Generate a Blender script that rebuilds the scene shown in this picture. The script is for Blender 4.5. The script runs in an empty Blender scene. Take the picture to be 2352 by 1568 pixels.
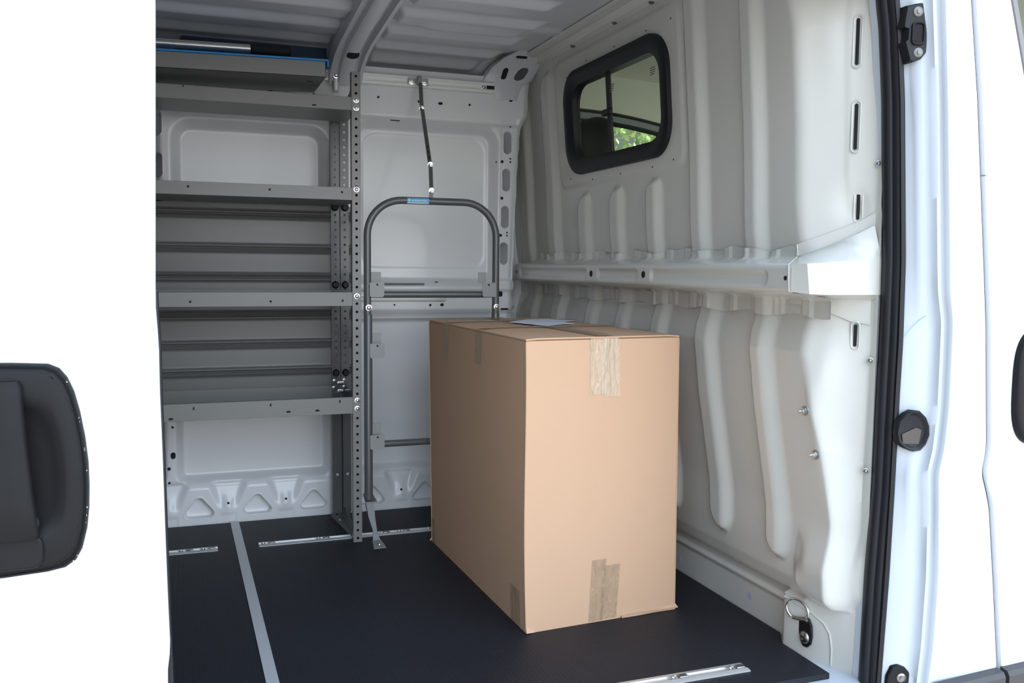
import bpy, bmesh, math, random
import numpy as np
from mathutils import Vector, Matrix
random.seed(4)
rng = np.random.default_rng(7)
scene = bpy.context.scene
col = scene.collection
PI = math.pi

# ------------------------------------------------------------------ materials
def mat(name, rgb, rough=0.5, metal=0.0, coat=0.0, bump=0.0, bscale=200.0, noise=0.0, nscale=8.0, spec=0.5, rgb2=None, stretch=None):
    m = bpy.data.materials.new(name); m.use_nodes = True
    nt = m.node_tree; b = nt.nodes['Principled BSDF']
    b.inputs['Base Color'].default_value = (*rgb, 1)
    b.inputs['Roughness'].default_value = rough
    b.inputs['Metallic'].default_value = metal
    b.inputs['Coat Weight'].default_value = coat
    b.inputs['Coat Roughness'].default_value = 0.12
    b.inputs['Specular IOR Level'].default_value = spec
    tc = nt.nodes.new('ShaderNodeTexCoord'); src = tc.outputs['Object']
    if stretch:
        mp = nt.nodes.new('ShaderNodeMapping'); mp.inputs['Scale'].default_value = stretch
        nt.links.new(src, mp.inputs['Vector']); src = mp.outputs['Vector']
    if noise > 0:
        n = nt.nodes.new('ShaderNodeTexNoise'); n.inputs['Scale'].default_value = nscale; n.inputs['Detail'].default_value = 5
        nt.links.new(src, n.inputs['Vector'])
        r = nt.nodes.new('ShaderNodeMapRange'); r.inputs['From Min'].default_value = 0.3; r.inputs['From Max'].default_value = 0.7
        r.inputs['To Min'].default_value = 0; r.inputs['To Max'].default_value = noise
        nt.links.new(n.outputs['Fac'], r.inputs['Value'])
        mx = nt.nodes.new('ShaderNodeMixRGB'); mx.inputs['Color1'].default_value = (*rgb, 1)
        mx.inputs['Color2'].default_value = (*(rgb2 or tuple(c*0.6 for c in rgb)), 1)
        nt.links.new(r.outputs['Result'], mx.inputs['Fac']); nt.links.new(mx.outputs['Color'], b.inputs['Base Color'])
    if bump > 0:
        n2 = nt.nodes.new('ShaderNodeTexNoise'); n2.inputs['Scale'].default_value = bscale; n2.inputs['Detail'].default_value = 3
        nt.links.new(src, n2.inputs['Vector'])
        bp = nt.nodes.new('ShaderNodeBump'); bp.inputs['Strength'].default_value = bump; bp.inputs['Distance'].default_value = 0.002
        nt.links.new(n2.outputs['Fac'], bp.inputs['Height']); nt.links.new(bp.outputs['Normal'], b.inputs['Normal'])
    return m

M = {}
M['paint'] = mat('cargo_white_paint', (0.73, 0.735, 0.74), 0.30, coat=0.25, bump=0.03, bscale=900)
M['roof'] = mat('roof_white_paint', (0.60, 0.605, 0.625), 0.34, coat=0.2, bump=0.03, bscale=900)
M['bulk'] = mat('bulkhead_cream_paint', (0.60, 0.59, 0.54), 0.22, coat=0.3, bump=0.02, bscale=700)
M['body'] = mat('body_white_paint', (0.80, 0.81, 0.83), 0.25, coat=0.6)
M['jamb'] = mat('jamb_white_paint', (0.60, 0.645, 0.70), 0.35, coat=0.3, noise=0.12, nscale=30, rgb2=(0.57, 0.61, 0.66))
M['shelf'] = mat('shelf_grey_powdercoat', (0.185, 0.185, 0.175), 0.38, bump=0.06, bscale=1200, noise=0.25, nscale=9, rgb2=(0.165, 0.165, 0.157))
M['backp'] = mat('back_panel_grey_powdercoat', (0.13, 0.13, 0.123), 0.36, bump=0.05, bscale=1200)
M['tube'] = mat('tube_dark_grey_enamel', (0.085, 0.09, 0.09), 0.32, coat=0.2)
M['plate'] = mat('bracket_grey_enamel', (0.27, 0.272, 0.262), 0.5)
M['black'] = mat('black_plastic', (0.008, 0.008, 0.010), 0.5, spec=0.35, bump=0.08, bscale=900)
M['handle'] = mat('handle_black_plastic', (0.0095, 0.0095, 0.010), 0.5, spec=0.2, bump=0.15, bscale=1400, noise=0.3, nscale=20, rgb2=(0.013, 0.013, 0.014))
M['rubber'] = mat('black_rubber', (0.012, 0.013, 0.016), 0.45, spec=0.35, bump=0.1, bscale=300)
M['hole'] = mat('opening_shade', (0.006, 0.006, 0.007), 0.8)  # black colour painted as shade on solid pieces that mark openings
M['steel'] = mat('zinc_steel', (0.75, 0.76, 0.75), 0.22, metal=1.0)
M['steeld'] = mat('dull_steel', (0.32, 0.32, 0.31), 0.32, metal=1.0)
M['alu'] = mat('extruded_aluminium', (0.86, 0.85, 0.83), 0.36, metal=0.25)
M['alud'] = mat('floor_aluminium', (0.56, 0.57, 0.58), 0.45, metal=0.35, bump=0.12, bscale=50, noise=0.5, nscale=30, rgb2=(0.5, 0.5, 0.5), stretch=(30, 1, 30))
M['track'] = mat('track_aluminium', (0.72, 0.72, 0.72), 0.42, metal=0.7, bump=0.08, bscale=90)
M['pole'] = mat('satin_aluminium_tube', (0.80, 0.78, 0.75), 0.33, metal=0.9)
M['foam'] = mat('black_foam_grip', (0.01, 0.01, 0.01), 0.75, bump=0.3, bscale=400)
M['blue'] = mat('blue_liner_vinyl', (0.02, 0.22, 0.55), 0.5)
M['label_blue'] = mat('sticker_blue', (0.12, 0.42, 0.68), 0.4)
M['white_ink'] = mat('sticker_white_ink', (0.75, 0.80, 0.85), 0.5)
M['card'] = mat('kraft_cardboard', (0.52, 0.33, 0.21), 0.75, bump=0.12, bscale=260, noise=0.35, nscale=3.5, rgb2=(0.485, 0.30, 0.185), spec=0.25, stretch=(1, 1, 0.25))
M['card_edge'] = mat('cardboard_cut_edge', (0.36, 0.21, 0.12), 0.85)
M['paper'] = mat('white_label_paper', (0.72, 0.74, 0.84), 0.6)
M['lilac'] = mat('lilac_stencil_paint', (0.42, 0.42, 0.72), 0.6)
M['bluewax'] = mat('blue_wax_crayon', (0.25, 0.55, 0.90), 0.7)
M['headliner'] = mat('cab_headliner_fabric', (0.66, 0.64, 0.55), 0.85)
M['trimgrey'] = mat('cab_trim_grey', (0.34, 0.35, 0.36), 0.6)
M['seatm'] = mat('seat_black_fabric', (0.006, 0.006, 0.007), 0.9, spec=0.1)
M['ground'] = mat('pale_concrete', (0.46, 0.435, 0.40), 0.9, noise=0.4, nscale=0.7, rgb2=(0.40, 0.38, 0.35))
M['bark'] = mat('bark', (0.12, 0.08, 0.05), 0.9, bump=0.4, bscale=20)
M['moulding'] = mat('grey_plastic_moulding', (0.055, 0.052, 0.052), 0.5, bump=0.2, bscale=900)

def leaf_mat(name, c1, c2):
    m = mat(name, c1, 0.55, noise=1.0, nscale=2.5, rgb2=c2)
    return m
M['leaf'] = leaf_mat('green_leaves', (0.16, 0.27, 0.07), (0.50, 0.50, 0.20))
M['leaf2'] = leaf_mat('autumn_leaves', (0.42, 0.42, 0.16), (0.62, 0.45, 0.24))

def hexmat():
    """black rubber sheet with small raised hexagons, worn paler in patches"""
    m = mat('textured_rubber_mat', (0.0095, 0.0105, 0.015), 0.55, noise=0.55, nscale=2.2, spec=0.3, rgb2=(0.014, 0.015, 0.021))
    nt = m.node_tree; b = nt.nodes['Principled BSDF']
    tc = nt.nodes.new('ShaderNodeTexCoord'); v = nt.nodes.new('ShaderNodeTexVoronoi')
    v.feature = 'DISTANCE_TO_EDGE'; v.inputs['Scale'].default_value = 72; v.inputs['Randomness'].default_value = 0.0
    nt.links.new(tc.outputs['Object'], v.inputs['Vector'])
    rmp = nt.nodes.new('ShaderNodeMapRange'); rmp.inputs['From Max'].default_value = 0.12
    nt.links.new(v.outputs['Distance'], rmp.inputs['Value'])
    bp = nt.nodes.new('ShaderNodeBump'); bp.inputs['Strength'].default_value = 0.6; bp.inputs['Distance'].default_value = 0.0012
    nt.links.new(rmp.outputs['Result'], bp.inputs['Height']); nt.links.new(bp.outputs['Normal'], b.inputs['Normal'])
    return m
M['mat'] = hexmat()

def tapemat(name, tint, alpha):
    m = bpy.data.materials.new(name); m.use_nodes = True
    nt = m.node_tree; b = nt.nodes['Principled BSDF']; out = nt.nodes['Material Output']
    b.inputs['Base Color'].default_value = (*tint, 1); b.inputs['Roughness'].default_value = 0.18
    tc = nt.nodes.new('ShaderNodeTexCoord'); mp = nt.nodes.new('ShaderNodeMapping'); mp.inputs['Scale'].default_value = (1.0, 1.0, 0.25)
    n = nt.nodes.new('ShaderNodeTexNoise'); n.inputs['Scale'].default_value = 45; n.inputs['Distortion'].default_value = 2.5
    nt.links.new(tc.outputs['Object'], mp.inputs['Vector']); nt.links.new(mp.outputs['Vector'], n.inputs['Vector'])
    bp = nt.nodes.new('ShaderNodeBump'); bp.inputs['Strength'].default_value = 1.0; bp.inputs['Distance'].default_value = 0.010
    nt.links.new(n.outputs['Fac'], bp.inputs['Height']); nt.links.new(bp.outputs['Normal'], b.inputs['Normal'])
    tr = nt.nodes.new('ShaderNodeBsdfTransparent'); mx = nt.nodes.new('ShaderNodeMixShader'); mx.inputs[0].default_value = alpha
    nt.links.new(tr.outputs[0], mx.inputs[1]); nt.links.new(b.outputs[0], mx.inputs[2]); nt.links.new(mx.outputs[0], out.inputs['Surface'])
    return m
M['tape'] = tapemat('clear_packing_tape', (0.74, 0.60, 0.44), 0.50)
M['tape2'] = tapemat('flat_packing_tape', (0.46, 0.34, 0.22), 0.42)

def glassmat(name, tint, refl=0.05):
    m = bpy.data.materials.new(name); m.use_nodes = True
    nt = m.node_tree; out = nt.nodes['Material Output']; nt.nodes.remove(nt.nodes['Principled BSDF'])
    tr = nt.nodes.new('ShaderNodeBsdfTransparent'); tr.inputs['Color'].default_value = (*tint, 1)
    gl = nt.nodes.new('ShaderNodeBsdfGlossy'); gl.inputs['Roughness'].default_value = 0.02
    lw = nt.nodes.new('ShaderNodeLayerWeight'); lw.inputs['Blend'].default_value = 0.5
    pw = nt.nodes.new('ShaderNodeMath'); pw.operation = 'POWER'; pw.inputs[1].default_value = 4.0
    nt.links.new(lw.outputs['Facing'], pw.inputs[0])
    fr = nt.nodes.new('ShaderNodeMath'); fr.operation = 'MULTIPLY_ADD'; fr.inputs[1].default_value = 0.16; fr.inputs[2].default_value = 0.006
    nt.links.new(pw.outputs[0], fr.inputs[0])
    mx = nt.nodes.new('ShaderNodeMixShader')
    nt.links.new(fr.outputs[0], mx.inputs[0]); nt.links.new(tr.outputs[0], mx.inputs[1]); nt.links.new(gl.outputs[0], mx.inputs[2])
    nt.links.new(mx.outputs[0], out.inputs['Surface'])
    return m
M['glass'] = glassmat('green_tinted_glass', (0.90, 0.95, 0.89))

# ------------------------------------------------------------------ helpers
def sm(a, b, t):
    t = np.clip((np.asarray(t, float) - a) / (b - a), 0, 1)
    return t * t * (3 - 2 * t)

class MB:
    def __init__(s): s.v = []; s.f = []
    def add(s, vs, fs):
        o = len(s.v); s.v += [tuple(map(float, p)) for p in vs]; s.f += [tuple(i + o for i in f) for f in fs]; return s
    def box(s, x0, x1, y0, y1, z0, z1, R=None):
        p = [(x, y, z) for z in (z0, z1) for y in (y0, y1) for x in (x0, x1)]
        if R is not None: p = [tuple(R @ Vector(q)) for q in p]
        return s.add(p, [(0, 2, 3, 1), (4, 5, 7, 6), (0, 1, 5, 4), (2, 6, 7, 3), (0, 4, 6, 2), (1, 3, 7, 5)])
    def prism(s, pts, d):
        """polygon (list of 3D points) pushed along vector d"""
        n = len(pts); a = [Vector(p) for p in pts]; b = [p + Vector(d) for p in a]
        return s.add(a + b, [tuple(range(n))[::-1], tuple(range(n, 2*n))] + [(i, (i+1) % n, n + (i+1) % n, n + i) for i in range(n)])
    def tube(s, path, r, n=14, cap=True):
        P = [Vector(p) for p in path]; rs = r if isinstance(r, (list, tuple)) else [r]*len(P)
        vs = []; prev = None
        for i, p in enumerate(P):
            t = (P[min(i+1, len(P)-1)] - P[max(i-1, 0)]).normalized()
            if prev is None:
                u = t.cross(Vector((0, 0, 1)));  u = u if u.length > 0.1 else t.cross(Vector((0, 1, 0))); u.normalize()
            else:
                u = prev - t * prev.dot(t); u.normalize()
            prev = u; w = t.cross(u)
            for k in range(n):
                a = 2*PI*k/n; vs.append(p + (u*math.cos(a) + w*math.sin(a))*rs[i])
        fs = [(i*n+k, i*n+(k+1) % n, (i+1)*n+(k+1) % n, (i+1)*n+k) for i in range(len(P)-1) for k in range(n)]
        if cap: fs += [tuple(range(n))[::-1], tuple(range((len(P)-1)*n, len(P)*n))]
        return s.add(vs, fs)
    def lathe(s, c, axis, prof, n=20):
        """prof: (distance along axis, radius)"""
        a = Vector(axis).normalized(); c = Vector(c)
        path = [c + a*t for t, r in prof]
        u = a.cross(Vector((0, 0, 1))); u = u if u.length > 0.1 else a.cross(Vector((0, 1, 0))); u.normalize(); w = a.cross(u)
        vs = []
        for (t, r), p in zip(prof, path):
            for k in range(n):
                an = 2*PI*k/n; vs.append(p + (u*math.cos(an)+w*math.sin(an))*r)
        fs = [(i*n+k, i*n+(k+1) % n, (i+1)*n+(k+1) % n, (i+1)*n+k) for i in range(len(prof)-1) for k in range(n)]
        fs += [tuple(range(n))[::-1], tuple(range((len(prof)-1)*n, len(prof)*n))]
        return s.add(vs, fs)
    def grid(s, P, mask=None):
        P = np.asarray(P, float); n, m = P.shape[:2]; o = len(s.v)
        s.v += [tuple(p) for p in P.reshape(-1, 3)]
        for i in range(n-1):
            for j in range(m-1):
                if mask is not None and not mask[i, j]: continue
                a = o + i*m + j; s.f.append((a, a+1, a+m+1, a+m))
        return s
    def loft(s, rings, cap0=False, cap1=False):
        n = len(rings[0]); o = len(s.v)
        for r in rings: s.v += [tuple(p) for p in r]
        for i in range(len(rings)-1):
            for k in range(n):
                a = o+i*n+k; b = o+i*n+(k+1) % n; s.f.append((a, b, b+n, a+n))
        if cap0: s.f.append(tuple(range(o, o+n))[::-1])
        if cap1: s.f.append(tuple(range(o+(len(rings)-1)*n, o+len(rings)*n)))
        return s
    def build(s, name, m, parent=None, smooth=35, bevel=0, seg=2, label=None):
        me = bpy.data.meshes.new(name); me.from_pydata(s.v, [], s.f); me.update()
        me.materials.append(M[m] if isinstance(m, str) else m)
        if smooth:
            me.polygons.foreach_set('use_smooth', [True]*len(me.polygons)); me.set_sharp_from_angle(angle=math.radians(smooth))
        o = bpy.data.objects.new(name, me); col.objects.link(o)
        if parent is not None:
            o.parent = parent; o.matrix_parent_inverse = Matrix.Identity(4)
            o.location = -parent.location if parent.type == 'EMPTY' and not parent.parent else (0, 0, 0)
        if bevel:
            b = o.modifiers.new('bevel', 'BEVEL'); b.width = bevel; b.segments = seg; b.limit_method = 'ANGLE'; b.angle_limit = math.radians(40)
            b.harden_normals = False
        if label: o['label'] = label
        return o

def tag(o, label=None, cat=None, group=None, kind=None):
    if label: o['label'] = label
    if cat: o['category'] = cat
    if group: o['group'] = group
    if kind: o['kind'] = kind
    return o
def thing(name, loc, label, cat, group=None):
    o = bpy.data.objects.new(name, None); o.location = loc; o.empty_display_size = 0.05; col.objects.link(o)
    return tag(o, label, cat, group)
def struct(o, label, cat): return tag(o, label, cat, kind='structure')

def holes(name_parent, spots, axis, along, m='hole', name='mounting_hole', depth=0.0012):
    """small dark discs painted as the shade inside openings: spots = (x,y,z,halfwidth,halfheight); axis = outward normal; along = width direction"""
    a = Vector(axis).normalized(); u = Vector(along).normalized(); w = a.cross(u)
    for (x, y, z, hw, hh) in spots:
        mb = MB(); c = Vector((x, y, z)); n = 16; pts = []
        for k in range(n):
            t = 2*PI*k/n; ct, st = math.cos(t), math.sin(t)
            r = min(hw, hh); ex, ey = hw - r, hh - r
            pts.append(c + u*(ct*r + math.copysign(ex, ct)) + w*(st*r + math.copysign(ey, st)) - a*0.002)
        mb.prism(pts, a*(depth+0.002)); mb.build(name, m, name_parent)

def rrect(cx, cy, hw, hh, r, n=8):
    pts = []
    for qx, qy, a0 in ((1, 1, 0), (-1, 1, 90), (-1, -1, 180), (1, -1, 270)):
        for i in range(n+1):
            a = math.radians(a0 + 90*i/n); pts.append((cx + qx*(hw-r) + r*math.cos(a), cy + qy*(hh-r) + r*math.sin(a)))
    return pts
def sdrr(x, y, cx, cy, hw, hh, r):
    qx = np.abs(x-cx)-hw+r; qy = np.abs(y-cy)-hh+r
    return np.hypot(np.maximum(qx, 0), np.maximum(qy, 0)) + np.minimum(np.maximum(qx, qy), 0) - r

def bolt(parent, c, axis, r=0.008, h=0.006, m='steel', name='bolt', washer=True, nut=False):
    mb = MB()
    if washer: mb.lathe(c, axis, [(0, r*1.45), (0.0015, r*1.45), (0.0018, r*1.3)], 18)
    if nut:
        a = Vector(axis).normalized(); mb.lathe(Vector(c)+a*0.001, axis, [(0, r), (h, r), (h+0.001, r*0.85)], 6)
        mb.lathe(Vector(c)+a*h, axis, [(0, r*0.5), (h*1.2, r*0.5), (h*1.4, r*0.35)], 12)
    else:
        mb.lathe(Vector(c), axis, [(0, r), (h*0.45, r), (h*0.8, r*0.75), (h, r*0.35)], 18)
    return mb.build(name, m, parent)

# ================================================================== BULKHEAD (wall_front)
zk = [-.02, .100, .106, .116, .124, .135, .16, .20, .28, .40, .43, .60, .70, .87, .92, .97, 1.05, 1.16, 1.20, 1.26, 1.36, 1.5, 1.95, 2.06]
xk = [1.700, 1.700, 1.692, 1.692, 1.702, 1.697, 1.682, 1.671, 1.664, 1.661, 1.658, 1.637, 1.624, 1.611, 1.621, 1.639, 1.632, 1.614, 1.608, 1.603, 1.599, 1.592, 1.556, 1.547]
def xbase(z): return np.interp(z, zk, xk)
UP = [(4.22, 4.126, 4.068, 1.97), (3.889, 3.801, 3.747, 1.97), (3.546, 3.471, 3.420, 1.415), (3.244, 3.176, 3.121, 1.42),
      (2.947, 2.889, 2.833, 1.425), (2.643, 2.586, 2.532, 2.1), (2.337, 2.282, 2.229, 2.1)]
LO = [(4.20, 4.11, 4.05), (3.87, 3.785, 3.735), (3.50, 3.429, 3.388), (3.211, 3.155, 3.101), (2.926, 2.869, 2.814), (2.623, 2.557, 2.494), (2.314, 2.265, 2.202)]
def ribs(y, z):
    h = np.zeros(np.broadcast(y, z).shape)
    for a, b, c, zt in UP:
        s = (z > 1.08)
        r = 0.022
        prof = (1 - sm(a-0.012, a+0.004, y)) * sm(c, b, y)
        end = 1 - sm(zt-0.03, zt+0.004, z + 6.0*np.maximum(0, np.abs(y-(a+c)/2)-0.02)**1.5)
        h = np.maximum(h, np.where(s, r*prof*end, 0))
    for a, b, c in LO:
        d = -0.05*np.clip((1.0-z)/0.65, 0, 1)
        prof = (1 - sm(a-0.012, a+0.004, y-d)) * sm(c, b, y-d)
        end = sm(0.240, 0.262, z - 6.0*np.maximum(0, np.abs(y-d-(a+c)/2)-0.015)**1.5)
        h = np.maximum(h, np.where(z <= 1.08, 0.022*prof*end, 0))
    return h
def xbulk(y, z):
    y = np.asarray(y, float); z = np.asarray(z, float)
    x = xbase(z) + 0*y
    x = x - ribs(y, z)
    x = x - .004*(1-sm(2.000, 2.008, y))*sm(1.24, 1.28, z)
    # raised plateau round the window
    d = sdrr(y, z, 3.21, 1.715, 0.53, 0.27, 0.06)
    x = x - 0.010*(1-sm(-0.016, 0.010, d))
    # oblique cheek running forward to the door pillar
    yc = np.interp(z, [0, .42, .60, .88, .97, 1.1, 1.3, 1.75, 1.95, 2.06], [1.990, 1.992, 2.015, 2.085, 2.09, 2.10, 2.118, 2.115, 2.16, 2.26])
    ye = 1.962
    t = np.clip((yc - y)/np.maximum(yc-ye, 0.012), 0, 1.6)
    tt = np.where(t < 0.25, t*t*2, t-0.125)      # rounded crease
    x = x + (1.735 - xbase(z))*np.minimum(tt, 1.0)*1.0
    # pressed bowls on the cheek
    for (cy, cz, ry, rz, dep) in ((1.99, 1.275, .030, .050, .016), (2.02, .80, .028, .11, -.014), (1.985, .62, .02, .10, .012), (2.03, 1.70, .03, .12, -.006)):
        x = x + dep*np.exp(-((y-cy)/ry)**2-((z-cz)/rz)**2)
    # pillow over the tie-down pocket
    q = sdrr(y, z, 2.035, 0.30, 0.105, 0.145, 0.07)
    x = x - 0.026*(1-sm(-0.030, 0.008, q))*(1-sm(.25, .40, z))*(1-sm(2.06, 2.15, y)*sm(.2, .3, z))
    # tie-down pocket wall below it
    pk = (y < 2.195) & (z < 0.155)
    x = np.where(pk, 1.652 + .085*np.clip((2.165-y)/.22, 0, 1)**1.5 + 0.048*sm(2.165, 2.195, y), x)
    return x
yy = np.arange(1.925, 4.36, 0.0062); zz = np.arange(-0.02, 2.062, 0.0062)
Yg, Zg = np.meshgrid(yy, zz, indexing='ij')
Xg = xbulk(Yg, Zg)
WIN = (3.185, 1.70, 0.405, 0.185, 0.10)
hole_mask = (sdrr(Yg, Zg, *WIN) > 0)[:-1, :-1]
bh = struct(MB().grid(np.stack([Xg, Yg, Zg], -1), hole_mask).build('wall_front', 'bulk', smooth=60), 'cream ribbed steel bulkhead wall with a sliding window', 'wall')
slot = []
for z0, z1 in ((1.76, 1.64), (1.54, 1.42), (1.31, 1.235), (.955, 0.895)):
    zc = (z0+z1)/2; yv = 1.985 if z0 > 1.1 else 1.975; slot.append((float(xbulk(yv, zc))-.002, yv, zc, 0.0045, (z0-z1)/2))
holes(bh, slot, (-.80, -.60, 0), (.60, -.80, 0), name='slot_opening', depth=0.002)
# raised lip round each slot
lp = MB()
for (x, y, z, hw, hh) in slot:
    u = Vector((.60, -.80, 0)); pts = []
    for k in range(28):
        a = 2*PI*k/28; ct, st = math.cos(a), math.sin(a); r = 0.011
        pts.append(Vector((x-.001, y-.001, z)) + u*(ct*r) + Vector((0, 0, 1))*(st*r + math.copysign(hh-0.004, st)))
    lp.tube(pts + [pts[0]], 0.0022, 6, cap=False)
lp.build('slot_rim', 'bulk', bh)
pin = MB()
for y, z in ((3.60, 1.90), (3.40, 1.93), (3.15, 1.93), (2.90, 1.93), (3.62, 1.48), (3.40, 1.46), (3.15, 1.46), (2.90, 1.46), (2.75, 1.47), (2.73, 1.93)):
    pin.lathe((float(xbulk(y, z))+.001, y, z), (-1, 0, 0), [(0, .003), (.002, .003)], 8)
pin.build('pin_hole', 'hole', bh)

# stencil marks on the kick panel
def text(body, loc, size, right, up, m, parent, name='lettering', ext=0.0004, align='CENTER'):
    c = bpy.data.curves.new(name, 'FONT'); c.body = body; c.size = size; c.extrude = ext; c.align_x = align; c.align_y = 'CENTER'
    o = bpy.data.objects.new(name, c); col.objects.link(o); c.materials.append(M[m])
    r = Vector(right).normalized(); u = Vector(up).normalized(); n = r.cross(u)
    me = bpy.data.meshes.new_from_object(o); bpy.data.objects.remove(o); bpy.data.curves.remove(c)
    o = bpy.data.objects.new(name, me); col.objects.link(o)
    o.matrix_world = Matrix.Translation(Vector(loc)) @ Matrix((r, u, n)).transposed().to_4x4()
    mw = Matrix.Translation(Vector(loc)) @ Matrix((r, u, n)).transposed().to_4x4()
    o.parent = parent; o.matrix_parent_inverse = Matrix.Identity(4)
    o.matrix_basis = Matrix.Translation(-parent.location) @ mw if parent.type == 'EMPTY' else mw
    return o
text('8', (1.698, 2.401, 0.054), 0.036, (0, -1, 0), (0, 0, 1), 'lilac', bh, 'stencil_mark')
text('II', (1.698, 2.834, 0.040), 0.024, (0, -1, 0), (0, 0, 1), 'lilac', bh, 'stencil_mark')

# ------------------------------------------------------------------ window in the bulkhead
w1 = struct(thing('window_1', (1.58, 3.185, 1.50), None, None), 'black framed sliding window in the cream bulkhead', 'window')
def ring(hw, hh, r, dx, c=(3.185, 1.70)):
    return [(float(xbase(z)) + dx, y, z) for y, z in rrect(c[0], c[1], hw, hh, r, 10)]
fr = MB().loft([ring(.438, .212, .125, -.008), ring(.436, .210, .124, -.026), ring(.425, .199, .118, -.031), ring(.398, .176, .10, -.030),
                ring(.380, .160, .09, -.018), ring(.368, .152, .085, -.014), ring(.366, .150, .084, .020), ring(.43, .20, .12, .020)])
fr.build('window_frame', 'black', w1)
def pane(name, y0, y1, dx, bot=1.545, top=1.855):
    mb = MB(); xb = lambda z: float(xbase(z)) + dx
    mb.prism([(xb(bot), y0, bot), (xb(bot), y1, bot), (xb(top), y1, top), (xb(top), y0, top)], (0.004, 0, 0))
    return mb.build(name, 'glass', w1, smooth=0)
p1 = pane('window_pane', 3.235, 3.56, 0.000); p2 = pane('window_pane', 2.845, 3.262, 0.010)
dv = MB().prism([(1.586, 3.232, 1.545), (1.586, 3.256, 1.545), (1.561, 3.256, 1.86), (1.561, 3.232, 1.86)], (0.014, 0, 0)); dv.build('divider_bar', 'black', w1, bevel=.002)
MB().prism([(1.592, 2.846, 1.545), (1.592, 2.850, 1.545), (1.571, 2.850, 1.86), (1.571, 2.846, 1.86)], (0.006, 0, 0)).build('pane_edge', 'black', w1)
MB().box(1.556, 1.576, 3.205, 3.275, 1.69, 1.715).build('window_latch', 'black', w1, bevel=.006)
et = MB()
for (yc, zc, n) in ((2.885, 1.80, 4), (3.205, 1.80, 4)):
    for k in range(n):
        z = zc - k*0.0075; x = float(xbase(z)) - .0015
        et.box(x, x+.0008, yc-.022+.003*k, yc+.018, z, z+.003)
et.build('etched_marking', 'tube', p2)

# ------------------------------------------------------------------ crossmember across the bulkhead
ye_ = np.arange(1.982, 4.085, 0.006)
def sec(y):
    """section of the crossmember at y, top flange to bottom flange"""
    r = float(ribs(y, 1.16)); rl = float(ribs(y, 0.99))
    wob = 0.006*math.sin(y*19)+0.004*math.sin(y*47+1)
    ft = 1.163 + wob; fb = 0.972 + 0.006*math.sin(y*27+.5)
    if y < 2.105: ft = 1.1385
    tab = 0.005*(1 if math.sin(y*52) > 0.55 else 0)
    x_t = min(float(xbase(1.15)) - r, float(xbulk(np.array(y), np.array(1.15)))) - .004 - tab; x_b = float(xbase(.985)) - rl - .004 - tab
    return [(x_t - .002, ft), (x_t, min(1.150, ft-.0005)), (x_t - .001, 1.138), (x_t-.010, 1.131), (1.545, 1.121), (1.510, 1.1155), (1.502, 1.111), (1.4985, 1.104), (1.4985, 1.100),
            (1.4985, 1.094), (1.4985, 1.088), (1.4985, 1.080), (1.4985, 1.072), (1.4985, 1.064), (1.4985, 1.058), (1.4985, 1.052), (1.500, 1.046), (1.506, 1.040), (1.53, 1.037), (x_b-.012, 1.026), (x_b, 1.016), (x_b, .995), (x_b, fb)]
P = np.zeros((len(ye_), 23, 3))
for i, y in enumerate(ye_):
    for j, (x, z) in enumerate(sec(y)):
        if 7 <= j <= 15:
            d = min(float(sdrr(y, z, (a+b)/2, 1.077, abs(a-b)/2, .0195, .018)) for a, b in ((4.015, 3.262), (3.165, 2.835), (2.745, 2.085)))
            x += 0.008*(1 - float(sm(-.008, .003, d)))
        P[i, j] = (x, y, z)
bm_ = struct(MB().grid(P).build('trim_1', 'bulk', smooth=50), 'cream pressed steel beam across the middle of the bulkhead', 'beam')
holes(bm_, [(1.498, 3.215, 1.078, .012, .012), (1.498, 2.790, 1.079, .012, .012), (1.498, 2.005, 1.078, .006, .006), (1.498, 4.045, 1.078, .004, .006)], (-1, 0, 0), (0, 1, 0))
# end bracket turning into the door pillar
eb = MB()
top = [(1.4965, 1.992, 1.114), (1.512, 1.936, 1.116), (1.56, 1.928, 1.119), (1.64, 1.930, 1.124), (1.700, 1.930, 1.128), (1.742, 1.928, 1.130)]
bot = [(1.4975, 1.992, 1.043), (1.522, 1.936, 1.038), (1.57, 1.928, 1.036), (1.64, 1.928, 1.036), (1.700, 1.928, 1.036), (1.742, 1.926, 1.036)]
ry = [2.105, 2.075, 2.045, 2.01, 1.975, 1.942]; rz = [1.137, 1.147, 1.160, 1.178, 1.198, 1.220]
ramp = [(float(xbulk(np.array(y), np.array(z)))-.005, y, z) for y, z in zip(ry, rz)]
ramp2 = [(float(xbulk(np.array(y), np.array(z+.034)))-.005, y, z+.034) for y, z in zip(ry, rz)]
und = [(float(xbulk(np.array(y), np.array(1.022)))-.005, y, 1.022) for y in ry]
def sub(a, b, t): return [tuple(Vector(p).lerp(Vector(q), t)) for p, q in zip(a, b)]
fold = [tuple(Vector(p)+Vector((-.008, -.006, -.001))) for p in ramp]
eb.grid([ramp2, ramp, fold, sub(fold, top, .45), sub(fold, top, .92), top, sub(top, bot, .08), sub(top, bot, .92), bot, sub(bot, und, .1), und])
ebo = struct(eb.build('trim_2', 'bulk', smooth=38), 'cream end bracket joining the crossbeam to the door pillar', 'bracket')
MB().tube([(xbulk(np.array(2.105), np.array(1.168)).item()-.006, 2.105, 1.170), (ramp[0][0]-.001, 2.105, 1.138), (fold[0][0], fold[0][1], fold[0][2]+.001), (1.4965, 1.992, 1.114), (1.4965, 1.990, 1.08), (1.4970, 1.988, 1.044)], .0016, 6).build('seam_edge', 'bulk', ebo)
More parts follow.
